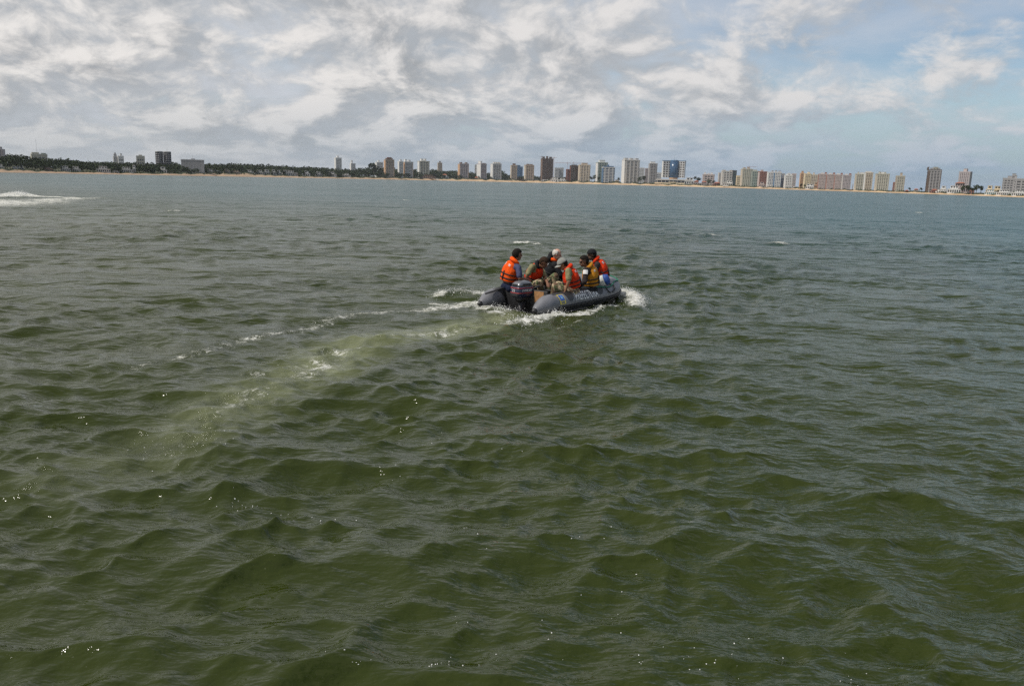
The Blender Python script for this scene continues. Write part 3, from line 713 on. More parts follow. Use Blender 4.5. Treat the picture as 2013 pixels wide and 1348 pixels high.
def hotel():
    px, b, loc, rz = base_of(1301, 1343, .055, 0); o = thing('hotel_building', loc, 'white hotel with blue glass drum between two window grid wings', 'building', None, rz)
    k = metres(px, 1, b); X = lambda p: (p - 1322) * k; Zt = lambda y: (shore_y(px) - y) * k - loc.z
    for x0, x1, wc, col, yaw, nm in ((1301, 1316, 'white', 3, .42, 'left_wing'), (1330, 1343.5, 'lgrey', 3, -.42, 'right_wing')):  # right wing is greyer: its shade is painted into the wall colour
        w = (x1 - x0) * k / math.cos(yaw); cx = X((x0 + x1) / 2); z0, z1 = Zt(349), Zt(318)
        g = bpy.data.objects.new('wing', None); link(g, o); g.location = (cx, -2 * k if 0 else 0, 0); g.rotation_euler.z = yaw
        block('wall', g, wm(wc), -w / 2, w / 2, -2.5 * k, 2.5 * k, z0, z1); block('parapet', g, wm('blue'), -w / 2 - k * .2, w / 2 + k * .2, -2.7 * k, 2.7 * k, z1, z1 + k * 1.1)
        for i in range(3):
            for j in range(7):
                xa = -w / 2 + w * (i + .24) / 3; za = z0 + (z1 - z0) * (j + .28) / 7.2
                block('window', g, gm('brown'), xa, xa + w / 3 * .58, -2.62 * k, -2.4 * k, za, za + (z1 - z0) / 7.2 * .55)
    me = MB(); me.tube([(X(1323), 1 * k, Zt(349)), (X(1323), 1 * k, Zt(319))], 8.2 * k, 36); q = mesh_obj('drum', me.v, me.f, gm('blue')); q.parent = o
    for j in range(12):
        me = MB(); z = Zt(348 - j * 2.4); me.tube([(X(1323), 1 * k, z), (X(1323), 1 * k, z + .5 * k)], 8.32 * k, 36); c = mesh_obj('floor_band', me.v, me.f, wm('blue')); c.parent = o
    me = MB(); me.tube([(X(1323), 1 * k, Zt(319)), (X(1323), 1 * k, Zt(316))], 7.2 * k, 30); q = mesh_obj('roof_drum', me.v, me.f, wm('blue')); q.parent = o
    me = MB(); me.tube([(X(1323), 1 * k, Zt(352)), (X(1323), 1 * k, Zt(349))], 7.9 * k, 30); q = mesh_obj('drum_base', me.v, me.f, wm('orange')); q.parent = o
    antenna(o, px, X(1323), Zt(316), 8, b)
    for x0, x1, y0, y1, c in ((1290, 1355, 354, 352, 'offwhite'), (1288, 1356, 361, 358.4, 'cream'), (1314, 1328, 362, 357, 'cream')): block('podium_band', o, wm(c), X(x0), X(x1), -9 * k, 4 * k, Zt(y0), Zt(y1))
    block('podium_glazing', o, gm('dark'), X(1292), X(1353), -8 * k, 3 * k, Zt(361), Zt(352.4))
    for i in range(9): block('column', o, wm('offwhite'), X(1293 + i * 7.4), X(1293.7 + i * 7.4), -8.6 * k, -8.1 * k, Zt(359), Zt(353))
hotel()

def villa(px0, px1, ytop, label, wall='white', back=.045, roof=None, tier=(.18, .78), storeys=2, glass='dark', base=None):
    px, b, loc, rz = base_of(px0, px1, back, random.uniform(-12, 12)); k = metres(px, 1, b); w = (px1 - px0) * k * math.cos(azimuth(px)); h = max((shore_y(px) - ytop - 1.8) * k - loc.z, 2.2 * k); d = w * .5
    by = beach_px(px) * k * .5 - loc.z; o = thing('villa', loc, label, 'house', 'houses along the far shore', rz); W = wm('offwhite' if wall == 'white' and px < 720 else wall); z0 = 0
    h0 = by + (h - by) * .62; block('wall', o, W, -w / 2, w / 2, -d / 2, d / 2, z0, h0)
    block('roof_slab', o, W, -w / 2 - .12 * k, w / 2 + .12 * k, -d / 2 - .3 * k, d / 2 + .2 * k, h0, h0 + .35 * k)
    a, c = tier; xa, xc = -w / 2 + w * a, -w / 2 + w * c
    block('upper_wall', o, W, xa, xc, -d * .3, d * .4, h0 + .35 * k, h)
    if roof:
        mb = MB(); zz = h; mb.add([(xa - .4 * k, -d * .45, zz), (xc + .4 * k, -d * .45, zz), (xc + .4 * k, d * .5, zz), (xa - .4 * k, d * .5, zz), ((xa * 3 + xc) / 4, 0, zz + 1.6 * k), ((xa + 3 * xc) / 4, 0, zz + 1.6 * k)], [(0, 1, 5, 4), (1, 2, 5), (2, 3, 4, 5), (3, 0, 4), (3, 2, 1, 0)])
        q = mesh_obj('tiled_roof', mb.v, mb.f, ROOFT, smooth=False); q.parent = o
    else: block('roof_slab', o, W, xa - .15 * k, xc + .15 * k, -d * .36, d * .42, h, h + .3 * k)
    block('chimney', o, W, xa + .1 * (xc - xa), xa + .24 * (xc - xa), -.1 * d, .05 * d, h, h + .7 * k)
    n = max(2, int((px1 - px0) / 3.6)); lo = max(0, by)
    for i in range(n):
        x = -w / 2 + w * (i + .18) / n; block('window', o, gm(glass), x, x + w / n * .64, -d / 2 - .06 * k, -d / 2 + .1 * k, lo + (h0 - lo) * .30, lo + (h0 - lo) * .80)
    m_ = max(1, n // 2)
    for i in range(m_):
        x = xa + (xc - xa) * (i + .2) / m_; block('window', o, gm(glass), x, x + (xc - xa) / m_ * .6, -d * .3 - .05 * k, -d * .3 + .1 * k, h0 + (h - h0) * .35, h0 + (h - h0) * .8)
V = villa
V(-6, 8, 326, 'white topped villa at the left edge of the beach'); V(24, 34, 330, 'first of three small blue grey villas on the left dune', 'lgrey'); V(33, 40, 329, 'second of three small blue grey villas on the left dune', 'lgrey'); V(39, 47, 329, 'third of three small blue grey villas on the left dune', 'grey')
V(82, 104, 331, 'low brown villa half hidden in left trees', 'brown'); V(120, 138, 328, 'white villa with small tower room among left pines'); V(140, 158, 329, 'white villa with long flat eaves right of the tower room villa')
V(190, 217, 328, 'dark modern villa with white roof bands on the beach', 'offwhite', .035); V(222, 234, 336, 'low grey beach pavilion left of the sail shaped villa', 'grey', .03); V(236, 262, 329, 'wide white villa with long balconies'); V(261, 267, 325, 'slim white sail shaped wall beside the wide villa', tier=(.1, .9))
V(314, 328, 328, 'small white and grey villa below the twin dark towers'); V(405, 421, 331, 'villa just right of the long slab block', 'offwhite'); V(440, 452, 331, 'brownish villa with white roof', 'tan'); V(453, 473, 333, 'long tan villa with low roof', 'tan')
V(480, 498, 332, 'grey villa on the bright dune', 'offwhite'); V(501, 519, 332, 'flat roofed pale villa right of the bright dune', 'offwhite'); V(519, 531, 331, 'white villa with square chimney'); V(533, 543, 331, 'small twin gabled white villa'); V(544, 553, 332, 'small grey white cube villa', 'lgrey')
V(555, 584, 332, 'largest white villa on the left shore', tier=(.1, .75)); V(597, 609, 333, 'grey villa with white chimney in the trees', 'lgrey'); V(621, 632, 334, 'bright white square villa', 'white'); V(643, 661, 334, 'white villa below the lone white tower'); V(670, 689, 337, 'low white villa with broad roof', 'offwhite')
V(830, 856, 338, 'dark beach restaurant at the water line', 'brown', .025); V(856, 862, 345, 'tiny white kiosk beside the dark beach restaurant', 'white', .015); V(868, 881, 338, 'white house with orange roof behind the dune', 'white', .05, roof=True); V(932, 942, 344, 'small tiled house left of the blank sided tower', 'cream', .04, roof=True)
V(998, 1006, 344, 'reddish low house left of the narrow tan tower', 'rbrown', .05); V(1016, 1028, 345, 'long low reddish house between tan towers', 'rbrown', .04); V(1048, 1060, 347, 'pale low house left of the brown unfinished tower', 'offwhite', .04)
V(1064, 1080, 348, 'white villa at the foot of the brown unfinished tower', 'white', .03); V(1082, 1100, 345, 'broad white villa with roof cubes right of the unfinished tower', 'white', .03); V(1099, 1113, 346, 'white villa joined to red unfinished block', 'white', .035); V(1207, 1218, 350, 'beige house in the gap before the broad white tower', 'beige', .05)
V(1345, 1366, 348, 'low white building right of the hotel podium', 'white', .09); V(1362, 1376, 355, 'red roofed villa with white walls right of the hotel', 'pink', .05, roof=True); V(1376, 1392, 356, 'wide red roofed villa below the pink block', 'pink', .045, roof=True); V(1400, 1419, 358, 'red brick low house by the beach jetty', 'red', .04, roof=True)
V(1421, 1440, 354, 'white curved terrace building on the beach', 'white', .035, tier=(.4, .95)); V(1492, 1504, 357, 'small red and white house before the red tower', 'pink', .035); V(1506, 1524, 362, 'low white terrace before the white tower pair', 'white', .035); V(1557, 1571, 366, 'low white pavilion in the gap before the orange tower', 'white', .035)
V(1584, 1602, 361, 'low white terraced block before the cream tower', 'white', .035, tier=(.1, .8)); V(1600, 1607, 358, 'orange cream corner house left of the pink slab', 'orange', .04); V(1671, 1678, 372, 'tiny orange hut below the small blue tower', 'orange', .04); V(1778, 1788, 374, 'low red house right of the slim isolated tower', 'red', .04, roof=True)
V(1794, 1808, 372, 'white and red house left of the dark crowned tower', 'offwhite', .05, roof=True); V(1828, 1846, 373, 'red brick house at the foot of the dark crowned tower', 'red', .035, roof=True); V(1840, 1864, 373, 'white terraced block left of the stepped white one', 'white', .04); V(1848, 1861, 366, 'white block with grey roof house above the terraces', 'white', .06)
V(1863, 1888, 366, 'stepped white block below the mauve tower', 'white', .045); V(1871, 1900, 361, 'white block with pink roof below the mauve tower', 'pink', .07, roof=True); V(1905, 1915, 371, 'red house among dark trees on the right shore', 'red', .06); V(1936, 1958, 374, 'glass fronted white block right of the dark trees', 'white', .04, glass='teal')
V(1938, 1952, 367, 'cream house on the rise behind the dark trees', 'cream', .1); V(1951, 1969, 368, 'cream row below the stepped grey block', 'cream', .1); V(1959, 1990, 375, 'long white block with roof domes at the right end', 'white', .04); V(1989, 2020, 376, 'last white block cut by the right edge', 'white', .04)

# ---- cranes, mast, odd small towers
def crane(px, ytop, ybot, l, r, label, yj, back=.045, col='red'):
    b = back * shore_d(px); k = metres(px, 1, b); loc = land_pt(px, b, 0); o = thing('tower_crane', loc, label, 'crane', 'cranes over the building sites', -azimuth(px)); m_ = mat('crane_' + col, (.30, .16, .13), .7)
    zt, zj = (shore_y(px) - ytop) * k, (shore_y(px) - yj) * k; s = .35 * k
    for sx in (-1, 1):
        for sy in (-1, 1): block('mast_leg', o, m_, sx * s - s * .34, sx * s + s * .34, sy * s - s * .34, sy * s + s * .34, 0, zt)
    for i in range(14): z = zt * (i + .5) / 14; block('mast_brace', o, m_, -s * 1.2, s * 1.2, -s * 1.4, s * 1.4, z, z + s * .5)
    block('jib', o, m_, -l * k, r * k, -s * .6, s * .6, zj, zj + .5 * k)
    block('counterweight', o, wm('grey'), (r - 1.2) * k if r < l else -l * k, r * k if r < l else (-l + 1.2) * k, -s, s, zj - .9 * k, zj)
    block('cab', o, m_, -s, s * 1.8, -s * 1.5, 0, zj - 1.1 * k, zj)
crane(1063.5, 304.5, 350, 4.5, 4, 'thin crane on the left of the tall brown unfinished tower', 307); crane(1087.5, 307, 350, 3, 5, 'thin crane on the right of the tall brown unfinished tower', 308.5)
crane(1114.5, 317, 350, 24, 6, 'crane with a long jib reaching left over the red unfinished block', 319); crane(1126.5, 316, 350, 4, 15, 'crane with jib reaching right toward the beige tower', 319.5, .06); crane(1469.5, 328.5, 360, 4, 14, 'small crane on top of the beige green tower', 330, .055)
def mast(px, ytop, label, back, thick, head=None):
    b = back * shore_d(px); k = metres(px, 1, b); o = thing('mast', land_pt(px, b, 0), label, 'mast', None, -azimuth(px)); h = (shore_y(px) - ytop) * k; s = thick * k; m_ = wm('dbrown' if head else 'grey')
    block('lower_mast', o, m_, -s, s, -s, s, 0, h * .6); block('upper_mast', o, m_, -s * .7, s * .7, -s * .7, s * .7, h * .6, h)
    for i in range(6): block('collar', o, m_, -s * 1.5, s * 1.5, -s * 1.5, s * 1.5, h * (.1 + .14 * i), h * (.1 + .14 * i) + s)
    if head: block('lift_head', o, m_, -1.9 * k, 1.5 * k, -1.2 * k, 1.2 * k, h - 5.6 * k, h - .6 * k); block('head_cap', o, m_, -1.2 * k, 2.2 * k, -1 * k, 1 * k, h - .6 * k, h + .6 * k)
mast(75.5, 281, 'very thin tall radio mast above the left pines', .27, .22); mast(1819, 332, 'slender dark lift shaft standing left of the crowned tower', .05, .8, True); mast(1675.5, 362, 'small blue grey pylon in the gap right of the pink slab', .05, .7)

# ---- trees one can pick out
for i, (px, h, b, lab, w) in enumerate((
        (60, 0, 0, '', 0),
        (735, 27, .10, 'tall rounded pine rising over the wood left of the brown tower', 1.0), (748, 21, .045, 'broad tree at the foot of the brown tower', 1.1), (986, 16, .05, 'dark tree right of the trellis roofed tower', 1.0), (993, 12, .05, 'lower dark tree beside the trellis roofed tower', 1.1),
        (1162, 11, .04, 'first dark tree right of the beige tower', 1.0), (1169, 13, .04, 'tallest dark tree between beige and blue edged towers', .9), (1176, 10, .04, 'dark tree touching the blue edged tower', 1.1), (1216, 10, .04, 'small tree left of the broad white tower', .9), (1258, 13, .04, 'tree at the right foot of the broad white tower', 1.0),
        (1266, 14, .045, 'broad tree left of the white capped tower', 1.2), (1372, 15, .08, 'flat topped pine right of the hotel', 1.3), (1392, 11, .05, 'dark tree over the red roofed villa', 1.1), (1402, 9, .04, 'low tree by the beach jetty', 1.1), (1574, 9, .03, 'palm like tree at the foot of the orange tower', .9),
        (1581, 8, .03, 'second tree at the foot of the orange tower', 1.0), (1788, 8, .045, 'small dark tree right of the low red house', 1.0), (1811, 9, .045, 'dark tree beside the slender lift shaft', 1.0), (1893, 14, .045, 'dark tree right of the stepped white block', 1.1), (1902, 16, .05, 'first tall dark tree of the right shore grove', 1.1),
        (1911, 14, .042, 'second tree of the right shore grove', 1.2), (1919, 17, .05, 'tallest tree of the right shore grove', 1.0), (1928, 15, .045, 'last tree of the right shore grove', 1.2), (1961, 9, .03, 'palm like tree before the glass fronted block', .9), (1996, 9, .03, 'dark tree near the right edge of the beach', 1.0))):
    if h: tree(px, h, b, lab, i, w * .9)
# ------------------------------------------------------------------ the inflatable boat
M_GREY = mat('grey_rubberised_fabric', (0.145, 0.147, 0.162), 0.45, var=0.16, vscale=5.0, bump=0.003, bscale=60)
M_BLACK = mat('black_rubber', (0.018, 0.018, 0.02), 0.5, var=0.2)
M_DARK = mat('dark_deck', (0.025, 0.025, 0.028), 0.7, var=0.25)
M_WHITEP = mat('worn_white_paint', (0.80, 0.81, 0.82), 0.6, var=0.1, vscale=25)
M_YELLOW = mat('yellow_decal', (0.62, 0.52, 0.08), 0.5)
M_BLUE = mat('blue_decal', (0.03, 0.10, 0.42), 0.5)
M_SKYBLUE = mat('sky_blue_decal', (0.20, 0.42, 0.65), 0.5)
M_GREENROPE = mat('green_rope', (0.02, 0.16, 0.10), 0.8)

def build_boat():
    b = thing('inflatable_boat', BM, 'grey inflatable motorboat with PREFECTURA lettering carrying six people', 'boat')
    # tubes: one continuous U with tapered stern cones
    N, m = 150, 24; total = 2 * BOW_S + 2.75; rings = []
    us = list(np.concatenate([np.linspace(0, 0.55 / total, 14)[:-1], np.linspace(0.55 / total, 1 - 0.55 / total, N), np.linspace(1 - 0.55 / total, 1, 14)[1:]]))
    for u in us:
        s, p, z = tube_axis(u); s2, p2, _ = tube_axis(min(1, u + .002)); s1, p1, _ = tube_axis(max(0, u - .002))
        tx, ty = s2 - s1, p2 - p1; L = math.hypot(tx, ty); nx, ny = ty / L, -tx / L
        e = min(u, 1 - u) * total; r = TUBE_R
        if e < 0.55:
            k = e / 0.55; r = 0.045 + (TUBE_R - 0.045) * math.sin(k * math.pi / 2) ** 0.85; z -= (TUBE_R - r) * 0.45
        rings.append([bpt(s + nx * r * math.cos(a), p + ny * r * math.cos(a), z + r * math.sin(a)) for a in [2 * math.pi * j / m for j in range(m)]])
    mb = MB(); mb.loft(rings); tube = mb.build('tube', M_GREY, b)
    for sgn in (-1, 1):
        c = MB(); c.tube([bpt(-0.05, sgn * TUBE_L, TUBE_Z - .082), bpt(0.0, sgn * TUBE_L, TUBE_Z - .08), bpt(0.03, sgn * TUBE_L, TUBE_Z - .078)], [0.03, 0.047, 0.07], 14)
        c.build('cone_cap', M_BLACK, b)
    # rubbing strake: a raised band with two ribs
    def along(ang0, ang1, r0, r1, s0, s1, steps=90, name='', material=None):
        rr = []
        for i in range(steps + 1):
            s = s0 + (s1 - s0) * i / steps
            rr.append([tube_pt(s, ang0, r0), tube_pt(s, ang0, r1), tube_pt(s, (ang0 + ang1) / 2, r1 + .004), tube_pt(s, ang1, r1), tube_pt(s, ang1, r0)])
        q = MB(); q.loft(rr); return q.build(name, material, b, smooth=False)
    LONG = 2 * BOW_S + 2.75 - 0.62
    along(-36, -8, 0.215, 0.232, 0.62, LONG, name='rubbing_strake', material=M_BLACK)
    along(-32, -26, 0.225, 0.252, 0.62, LONG, name='strake_rib', material=M_BLACK)
    along(-18, -12, 0.225, 0.252, 0.62, LONG, name='strake_rib', material=M_BLACK)
    along(72, 128, 0.214, 0.2245, 0.62, 2.9, name='wear_patch', material=M_DARK)
    along(72, 128, 0.214, 0.2245, LONG - 2.3, LONG, name='wear_patch', material=M_DARK)
    # hull, floor, transom, thwart
    q = MB(); q.loft([[bpt(s, p, z) for p, z in ((-w, 0.02), (-w * .5, -0.05), (0, -0.09), (w * .5, -0.05), (w, 0.02), (w, 0.06), (-w, 0.06))] for s, w in ((0.72, .60), (2.0, .62), (2.9, .6), (3.5, .42), (3.85, .12))])
    q.build('floor', M_DARK, b, smooth=False)
    q = MB(); q.box(bpt(0.74, 0, 0.22), BH * 0.022, BP * 0.60, Vector((0, 0, 0.24))); tr = q.build('transom', M_BLACK, b, smooth=False, bevel=0.01)
    q = MB(); q.box(bpt(0.705, 0, 0.33), BH * 0.012, BP * 0.16, Vector((0, 0, 0.12))); q.build('motor_pad', M_DARK, tr, smooth=False)
    wood = mat('brown_plywood', (0.33, 0.17, 0.07), 0.7, var=0.2, vscale=14)
    q = MB(); q.box(bpt(0.714, -.385, 0.315), BH * 0.006, BP * 0.125, Vector((0, 0, 0.125))); q.build('plywood_panel', wood, tr, smooth=False)
    for s in (1.9, 2.9):
        q = MB(); q.box(bpt(s, 0, 0.31), BH * 0.12, BP * 0.56, Vector((0, 0, 0.014))); q.build('thwart', M_DARK, b, smooth=False, bevel=0.008)
    # black webs that tie the transom to the tubes
    for sg in (-1, 1):
        q = MB(); rr = []
        for i in range(9):
            a = math.radians(100 + 12 * i); rr.append([bpt(0.45 + 0.03 * i, sg * (TUBE_L + .225 * math.cos(a)), TUBE_Z + .225 * math.sin(a)), bpt(0.86, sg * (TUBE_L + .225 * math.cos(a)), TUBE_Z + .225 * math.sin(a)),
                                                       bpt(0.86, sg * (TUBE_L + .212 * math.cos(a)), TUBE_Z + .212 * math.sin(a)), bpt(0.45 + 0.03 * i, sg * (TUBE_L + .212 * math.cos(a)), TUBE_Z + .212 * math.sin(a))])
        q.loft(rr); q.build('transom_web', M_BLACK, b)
    # pads of the grab line: half discs hanging from the top of the tube
    def wrapped(fn, name, material, parent, lift=0.006):
        verts, faces = fn; return mesh_obj(name, [tube_pt(s, a, TUBE_R + lift) for s, a in verts], faces, material, parent)
    def half_disc(s0, rs, a_top, a_low):
        v = []; f = []; n, k = 18, 6
        for i in range(n + 1):
            x = -1 + 2 * i / n; low = a_top - (a_top - a_low) * math.sqrt(max(0, 1 - x * x))
            for j in range(k + 1): v.append((s0 + rs * x, a_top + (low - a_top) * j / k))
        for i in range(n):
            for j in range(k): a = i * (k + 1) + j; f.append((a, a + 1, a + k + 2, a + k + 1))
        return v, f
    wrapped(half_disc(1.17, 0.17, 84, 10), 'grab_pad', M_BLACK, b)
    wrapped(half_disc(2.50, 0.19, 84, 16), 'grab_pad', M_BLACK, b)
    # emblem: yellow framed blue badge
    def quad(s0, s1, a0, a1, n=6):
        v = [(s0 + (s1 - s0) * i / n, a0 + (a1 - a0) * j / n) for i in range(n + 1) for j in range(n + 1)]
        f = [(i * (n + 1) + j, i * (n + 1) + j + 1, (i + 1) * (n + 1) + j + 1, (i + 1) * (n + 1) + j) for i in range(n) for j in range(n)]
        return v, f
    em = wrapped(quad(0.70, 0.93, 2, 66), 'emblem', M_YELLOW, b, 0.006)
    wrapped(quad(0.725, 0.905, 22, 61), 'badge_field', M_BLUE, em, 0.009)
    wrapped(quad(0.745, 0.885, 6, 17), 'badge_band', M_GREY, em, 0.009)
    def star():
        v = [(0.815, 41)]; 
        for i in range(10):
            r = 1.0 if i % 2 == 0 else 0.45; a = math.pi / 2 + i * math.pi / 5
            v.append((0.815 + 0.06 * r * math.cos(a), 41 + 15 * r * math.sin(a)))
        return v, [(0, i + 1, (i + 1) % 10 + 1) for i in range(10)]
    wrapped(star(), 'badge_star', M_SKYBLUE, em, 0.012)
    # lettering wrapped round the tube
    lettering('PREFECTURA', lambda x, y: tube_pt(1.37 + x * 0.98, 8 + y * 50, TUBE_R + 0.010), M_WHITEP, b, 'lettering', 4)
    # lines: green life line round the bow, black loop
    pts = []
    for i in range(60):
        s = 2.35 + 3.9 * i / 59; pts.append(tube_pt(s, 58 + 10 * math.sin(i * 0.55), 0.236))
    q = MB(); q.tube(pts, 0.016, 8); q.build('life_line', M_GREENROPE, b)
    pts = [tube_pt(2.95 + 0.14 * math.sin(a), 72 - 30 * (1 - math.cos(a)), 0.238) for a in np.linspace(-math.pi * .95, math.pi * .95, 26)]
    q = MB(); q.tube(pts, 0.014, 8); q.build('rope_loop', M_BLACK, b)
    q = MB(); q.tube([bpt(0.05, 0.62, 0.355), bpt(0.75, 0.60, 0.43), bpt(1.2, 0.6, 0.43)], 0.022, 8); q.build('paddle_shaft', M_DARK, b)
    return b

def lettering(text, fn, material, parent, name, font_cuts=2):
    cu = bpy.data.curves.new('text_tmp', 'FONT'); cu.body = text; cu.size = 1.0; cu.resolution_u = 3
    o = bpy.data.objects.new('text_tmp', cu); COL.objects.link(o)
    dg = bpy.context.evaluated_depsgraph_get(); dg.update()
    me = bpy.data.meshes.new_from_object(o.evaluated_get(dg)); bpy.data.objects.remove(o); bpy.data.curves.remove(cu)
    bm = bmesh.new(); bm.from_mesh(me); bmesh.ops.triangulate(bm, faces=bm.faces[:])
    for _ in range(font_cuts): 
        long = [e for e in bm.edges if e.calc_length() > 0.10]
        if long: bmesh.ops.subdivide_edges(bm, edges=long, cuts=1); bmesh.ops.triangulate(bm, faces=bm.faces[:])
    xs = [v.co.x for v in bm.verts]; ys = [v.co.y for v in bm.verts]; x0, x1, y0, y1 = min(xs), max(xs), min(ys), max(ys)
    verts = [fn((v.co.x - x0) / (x1 - x0), (v.co.y - y0) / (y1 - y0)) for v in bm.verts]
    bm.verts.index_update(); faces = [tuple(v.index for v in f.verts) for f in bm.faces]; bm.free(); bpy.data.meshes.remove(me)
    return mesh_obj(name, verts, faces, material, parent, smooth=False)
build_boat()

def build_motor():
    c = bpt(0.56, -0.02, 0)
    yaw = math.radians(54 - 12); F = Vector((math.cos(yaw), math.sin(yaw), 0)); L = Vector((-F.y, F.x, 0)); Z = Vector((0, 0, 1))
    m = thing('outboard_motor', c, 'navy and silver outboard motor marked 25 clamped to the boat transom', 'outboard motor')
    navy = mat('navy_motor_paint', (0.018, 0.024, 0.055), 0.32, coat=0.4); silver = mat('silver_motor_paint', (0.20, 0.205, 0.22), 0.3, metal=0.6)
    red = mat('red_stripe', (0.35, 0.03, 0.03), 0.4); charcoal = mat('charcoal_motor', (0.022, 0.022, 0.025), 0.45)
    def ring(z, fx0, fx1, w, n=28, e=0.32, dz=0.0):
        out = []
        for j in range(n):
            a = 2 * math.pi * j / n; ca, sa = math.cos(a), math.sin(a)
            u = math.copysign(abs(ca) ** e, ca); v = math.copysign(abs(sa) ** e, sa)
            out.append(c + F * ((fx0 + fx1) / 2 + (fx1 - fx0) / 2 * u) + L * (w * v) + Z * (z + dz * u))
        return out
    # cowling: rear at negative F
    q = MB(); q.loft([ring(0.30, -.20, .20, .125), ring(0.34, -.225, .225, .150), ring(0.44, -.235, .235, .158), ring(0.545, -.225, .23, .150)]); cow = q.build('cowling', navy, m)
    q = MB(); q.loft([ring(0.545, -.222, .226, .147), ring(0.60, -.205, .205, .135), ring(0.645, -.15, .17, .105), ring(0.665, -.07, .10, .055)]); top = q.build('cowling_top', silver, m)
    for z in (0.405, 0.515):
        q = MB(); q.loft([ring(z - .008, -.2385, .2385, .161), ring(z + .008, -.2375, .2375, .160)]); q.build('stripe', red, cow)
    q = MB(); q.box(c - F * .218 + Z * .582, F * .012, L * .075, Z * .018); q.build('air_intake', M_BLACK, top, smooth=False)
    for sg in (-1, 1):
        q = MB(); q.box(c + F * .02 + L * sg * .138 + Z * .59, F * .12, L * .006, Z * .022); q.build('side_louvre', charcoal, top, smooth=False)
    q = MB(); q.box(c - F * .236 + Z * .36, F * .006, L * .115, Z * .035); q.build('rear_panel', charcoal, cow, smooth=False, bevel=.004)
    white = mat('motor_lettering', (0.72, 0.72, 0.70), 0.5)
    R = -L
    lettering('EVINRUDE', lambda x, y: c + R * .164 + F * (-.14 + .28 * x + .012 * y) + Z * (.435 + .055 * y), white, cow, 'brand_lettering', 0)
    lettering('25', lambda x, y: c - F * .2435 + R * (-.06 + .09 * x) + Z * (.43 + .06 * y), white, cow, 'power_lettering', 0)
    q = MB(); q.loft([ring(0.20, -.12, .16, .07), ring(0.30, -.16, .19, .11)]); q.build('lower_pan', charcoal, m)
    q = MB(); q.loft([ring(-.45, -.06, .08, .035, e=.7), ring(0.20, -.09, .10, .055, e=.6)]); leg = q.build('shaft_housing', charcoal, m)
    q = MB(); q.box(c - F * .03 + Z * -.30, F * .17, L * .11, Z * .008); q.build('cavitation_plate', charcoal, leg, smooth=False)
    q = MB(); q.box(c + F * .16 + Z * .24, F * .05, L * .09, Z * .16); q.build('clamp_bracket', M_BLACK, m, smooth=False, bevel=.01)
    q = MB(); q.tube([c + F * .2 + Z * .40, c + F * .38 + L * .06 + Z * .44, c + F * .60 + L * .12 + Z * .47], [.02, .018, .02], 10); til = q.build('tiller', charcoal, m)
    q = MB(); q.tube([c + F * .50 + L * .092 + Z * .458, c + F * .66 + L * .136 + Z * .477], .024, 10); q.build('throttle_grip', M_BLACK, til)
build_motor()

def build_cargo():
    c = at_depth(1186, 566, 19.25); c.z = 0.40
    b = thing('duffel_bag', c, 'white and blue bag wedged at the bow of the inflatable boat', 'bag')
    A = Vector((.86, -.28, .42)).normalized(); B = A.cross(Vector((0, 0, 1))).normalized(); Z = B.cross(A)
    wh = mat('white_bag_cloth', (0.55, 0.56, 0.52), 0.7, var=.15, bump=.01, bscale=14); bl = mat('blue_bag_cloth', (0.015, 0.06, 0.26), 0.6, var=.2, bump=.01, bscale=14)
    def sec(t, k): return [c + A * t + B * (.10 * k * math.cos(a)) + Z * (.13 + .14 * k * math.sin(a)) for a in np.linspace(0, 2 * math.pi, 18)[:-1]]
    q = MB(); q.loft([sec(-.22, .35), sec(-.20, .8), sec(-.1, 1), sec(0.09, 1.0)]); q.build('white_half', wh, b)
    q = MB(); q.loft([sec(0.09, 1.005), sec(.13, .97), sec(.19, .8), sec(.21, .35)]); q.build('blue_half', bl, b)
    q = MB(); q.tube([c + A * -.1 + B * -.10 + Z * .20, c + A * -.04 + B * -.12 + Z * .36, c + A * .06 + B * -.12 + Z * .36, c + A * .1 + B * -.1 + Z * .2], .012, 8); q.build('strap', M_BLACK, b)
build_cargo()
# ------------------------------------------------------------------ people
SKIN1 = mat('tan_skin', (0.27, 0.135, 0.075), 0.55, var=0.1, vscale=20); SKIN2 = mat('pale_skin', (0.48, 0.27, 0.20), 0.55, var=0.1, vscale=20)
SKIN3 = mat('dark_skin', (0.10, 0.055, 0.035), 0.55, var=0.1, vscale=20); SKIN4 = mat('brown_skin', (0.20, 0.095, 0.055), 0.55, var=0.1, vscale=20)
def cloth(name, c, v=0.18): return mat(name, c, 0.85, var=v, vscale=9, bump=0.045, bscale=9, spec=0.2)
ORANGE = cloth('orange_vest_cloth', (0.76, 0.085, 0.006)); REDOR = cloth('red_orange_vest_cloth', (0.58, 0.036, 0.006)); MUST = cloth('mustard_vest_cloth', (0.47, 0.20, 0.018))
NAVY = cloth('navy_cloth', (0.06, 0.065, 0.125)); NAVYD = cloth('dark_navy_cloth', (0.012, 0.017, 0.042)); OLIVE = cloth('olive_cloth', (0.21, 0.195, 0.105))
BLK = cloth('black_cloth', (0.013, 0.014, 0.016)); CHAR = cloth('charcoal_cloth', (0.035, 0.028, 0.028)); CAPG = cloth('grey_cap_cloth', (0.24, 0.24, 0.22))
WEB = mat('black_webbing', (0.01, 0.01, 0.011), 0.8); REFL = mat('reflective_strip', (0.55, 0.55, 0.56), 0.4); HAIRB = mat('black_hair', (0.012, 0.009, 0.007), 0.8, spec=0.15, var=.3, vscale=60, bump=.004, bscale=90)
HAIRBR = mat('brown_hair', (0.03, 0.017, 0.010), 0.8, spec=0.15, var=.3, vscale=60, bump=.004, bscale=90); HAIRW = mat('white_hair', (0.50, 0.46, 0.42), 0.7, var=.2, vscale=60, bump=.004, bscale=90)
